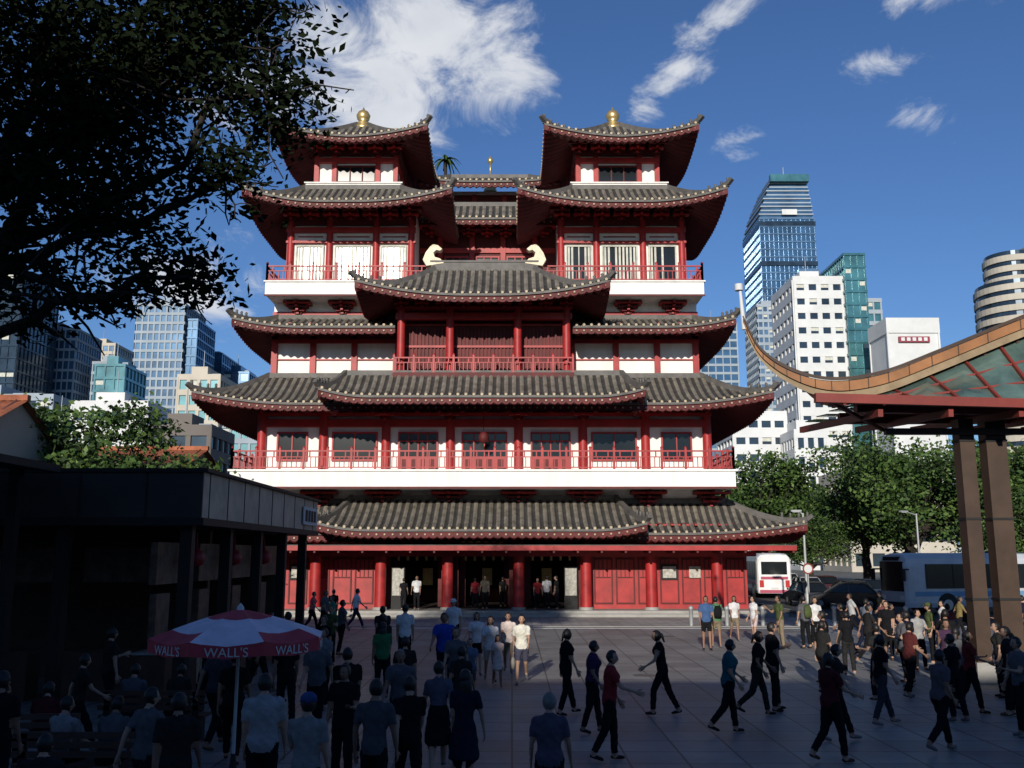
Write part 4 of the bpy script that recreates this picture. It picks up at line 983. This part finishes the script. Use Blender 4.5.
for x,y,f,t in ((-7.6,18.6,-40,DK),(-5.9,19.2,20,K),(-4.9,16.4,-20,(.04,.04,.05)),(-4.2,18.4,10,K),(-6.6,21,-90,(.3,.3,.3)),(-4.3,15.3,0,DK),(-5.6,24.5,60,(.12,.04,.04)),(-5.2,28,170,OL),(-5.4,31,-60,GY),(-6.1,11.8,0,K),(-5.0,21.5,-30,K),(-5.8,22.6,90,DK),(-7.0,16,-60,DK),(-3.6,10.7,10,DK),(-4.3,11.7,-20,GY),(-2.6,15.6,30,K),
    (-3.4,17.2,170,GY),(-2.0,18.4,10,DK),(-2.3,13.6,160,K),(-.9,17.2,-20,DK),(-3.9,20.4,160,(.15,.15,.16)),(-1.1,19.4,175,GY),(-1.3,12.6,15,K),(-4.6,24,150,K),(-3.7,28,20,DK)):
    person('standing_person',x,y,f,random.uniform(1.56,1.74),random.choice(['stand','stand2','stroll','walk']),t,K,sex=random.choice('mf'))
finalize()
# ------------------------------------------------------------ world, sun, camera
SE=17; SA=10
w=bpy.data.worlds.new('World'); scene.world=w; w.use_nodes=True; N=w.node_tree.nodes; L=w.node_tree.links
bg=N['Background']; bg.inputs['Strength'].default_value=.062
sky=N.new('ShaderNodeTexSky'); sky.sky_type='NISHITA'; sky.sun_disc=False; sky.sun_elevation=R(SE); sky.sun_rotation=R(180+SA); sky.air_density=1.0; sky.dust_density=.2; sky.ozone_density=1.5
tint=N.new('ShaderNodeVectorMath'); tint.operation='MULTIPLY'; tint.inputs[1].default_value=(.74,1.08,1.65); L.new(sky.outputs[0],tint.inputs[0])
tc=N.new('ShaderNodeTexCoord')
blobs=[((-.081,.868,.491),.13,1),((-.159,.864,.478),.12,1),((-.012,.882,.472),.075,.9),((-.12,.90,.43),.09,.85),((-.255,.859,.444),.08,.8),
 ((.180,.850,.495),.04,.8),((.200,.838,.508),.04,.85),((.221,.824,.521),.045,.8),((.165,.864,.475),.04,.8),((.150,.876,.458),.035,.75),((.135,.886,.442),.03,.6),
 ((.37,.785,.50),.05,.9),((.41,.765,.505),.05,.9),((.335,.832,.45),.04,.8),((.362,.815,.452),.04,.8),((.378,.833,.403),.035,.75),((.222,.886,.407),.045,.7),((-.31,.915,.258),.10,.85),((-.36,.92,.16),.12,.6)]
acc=None
for d,r,k in blobs:
    sub=N.new('ShaderNodeVectorMath');sub.operation='SUBTRACT';L.new(tc.outputs['Generated'],sub.inputs[0]);sub.inputs[1].default_value=d
    ml=N.new('ShaderNodeVectorMath');ml.operation='MULTIPLY';L.new(sub.outputs[0],ml.inputs[0]);ml.inputs[1].default_value=(.75,.75,1.35)
    le=N.new('ShaderNodeVectorMath');le.operation='LENGTH';L.new(ml.outputs[0],le.inputs[0])
    mr=N.new('ShaderNodeMapRange');mr.interpolation_type='SMOOTHSTEP';L.new(le.outputs['Value'],mr.inputs[0]);mr.inputs[1].default_value=0;mr.inputs[2].default_value=r*1.25;mr.inputs[3].default_value=k;mr.inputs[4].default_value=0
    if acc is None: acc=mr.outputs[0]
    else:
        mx=N.new('ShaderNodeMath');mx.operation='MAXIMUM';L.new(acc,mx.inputs[0]);L.new(mr.outputs[0],mx.inputs[1]);acc=mx.outputs[0]
no=N.new('ShaderNodeTexNoise');no.inputs['Scale'].default_value=10;no.inputs['Detail'].default_value=10;no.inputs['Roughness'].default_value=.64;no.inputs['Distortion'].default_value=.5
mp=N.new('ShaderNodeMapping');mp.inputs['Scale'].default_value=(1,1,1.7);mp.inputs['Rotation'].default_value=(0,.35,0);L.new(tc.outputs['Generated'],mp.inputs[0]);L.new(mp.outputs[0],no.inputs['Vector'])
ns=N.new('ShaderNodeMath');ns.operation='MULTIPLY_ADD';L.new(no.outputs['Fac'],ns.inputs[0]);ns.inputs[1].default_value=1.9;ns.inputs[2].default_value=-.45
ad=N.new('ShaderNodeMath');ad.operation='MULTIPLY_ADD';L.new(acc,ad.inputs[0]);ad.inputs[1].default_value=.72;L.new(ns.outputs[0],ad.inputs[2])
cm=N.new('ShaderNodeMapRange');cm.interpolation_type='SMOOTHSTEP';L.new(ad.outputs[0],cm.inputs[0]);cm.inputs[1].default_value=.80;cm.inputs[2].default_value=1.28;cm.inputs[4].default_value=.93
no2=N.new('ShaderNodeTexNoise');no2.inputs['Scale'].default_value=14;no2.inputs['Detail'].default_value=6;L.new(mp.outputs[0],no2.inputs['Vector'])
cc=N.new('ShaderNodeMix');cc.data_type='RGBA';L.new(no2.outputs['Fac'],cc.inputs[0]);cc.inputs[6].default_value=(8.6,9.4,10.8,1);cc.inputs[7].default_value=(14.2,14.3,14.6,1)
mix=N.new('ShaderNodeMix');mix.data_type='RGBA';L.new(cm.outputs[0],mix.inputs[0]);L.new(tint.outputs[0],mix.inputs[6]);L.new(cc.outputs[2],mix.inputs[7]);L.new(mix.outputs[2],bg.inputs['Color'])
sd=bpy.data.lights.new('sun','SUN'); sd.energy=4.7; sd.angle=R(.5); sd.color=(1,.93,.82)
so=bpy.data.objects.new('sun',sd); scene.collection.objects.link(so)
dirv=Vector((math.sin(R(180+SA))*math.cos(R(SE)),math.cos(R(180+SA))*math.cos(R(SE)),math.sin(R(SE))))
so.rotation_euler=dirv.to_track_quat('Z','Y').to_euler(); so.location=(0,-20,60)
cd=bpy.data.cameras.new('camera'); cd.sensor_width=36; cd.lens=950/1024*36; cd.clip_end=6000; cd.clip_start=.1
co=bpy.data.objects.new('camera',cd); scene.collection.objects.link(co); co.location=(0,0,3.15); co.rotation_euler=(R(90+10.14),0,0); scene.camera=co
scene.view_settings.view_transform='Standard'; scene.view_settings.look='None'; scene.view_settings.exposure=0
print('PEOPLE',len(PEOPLE))
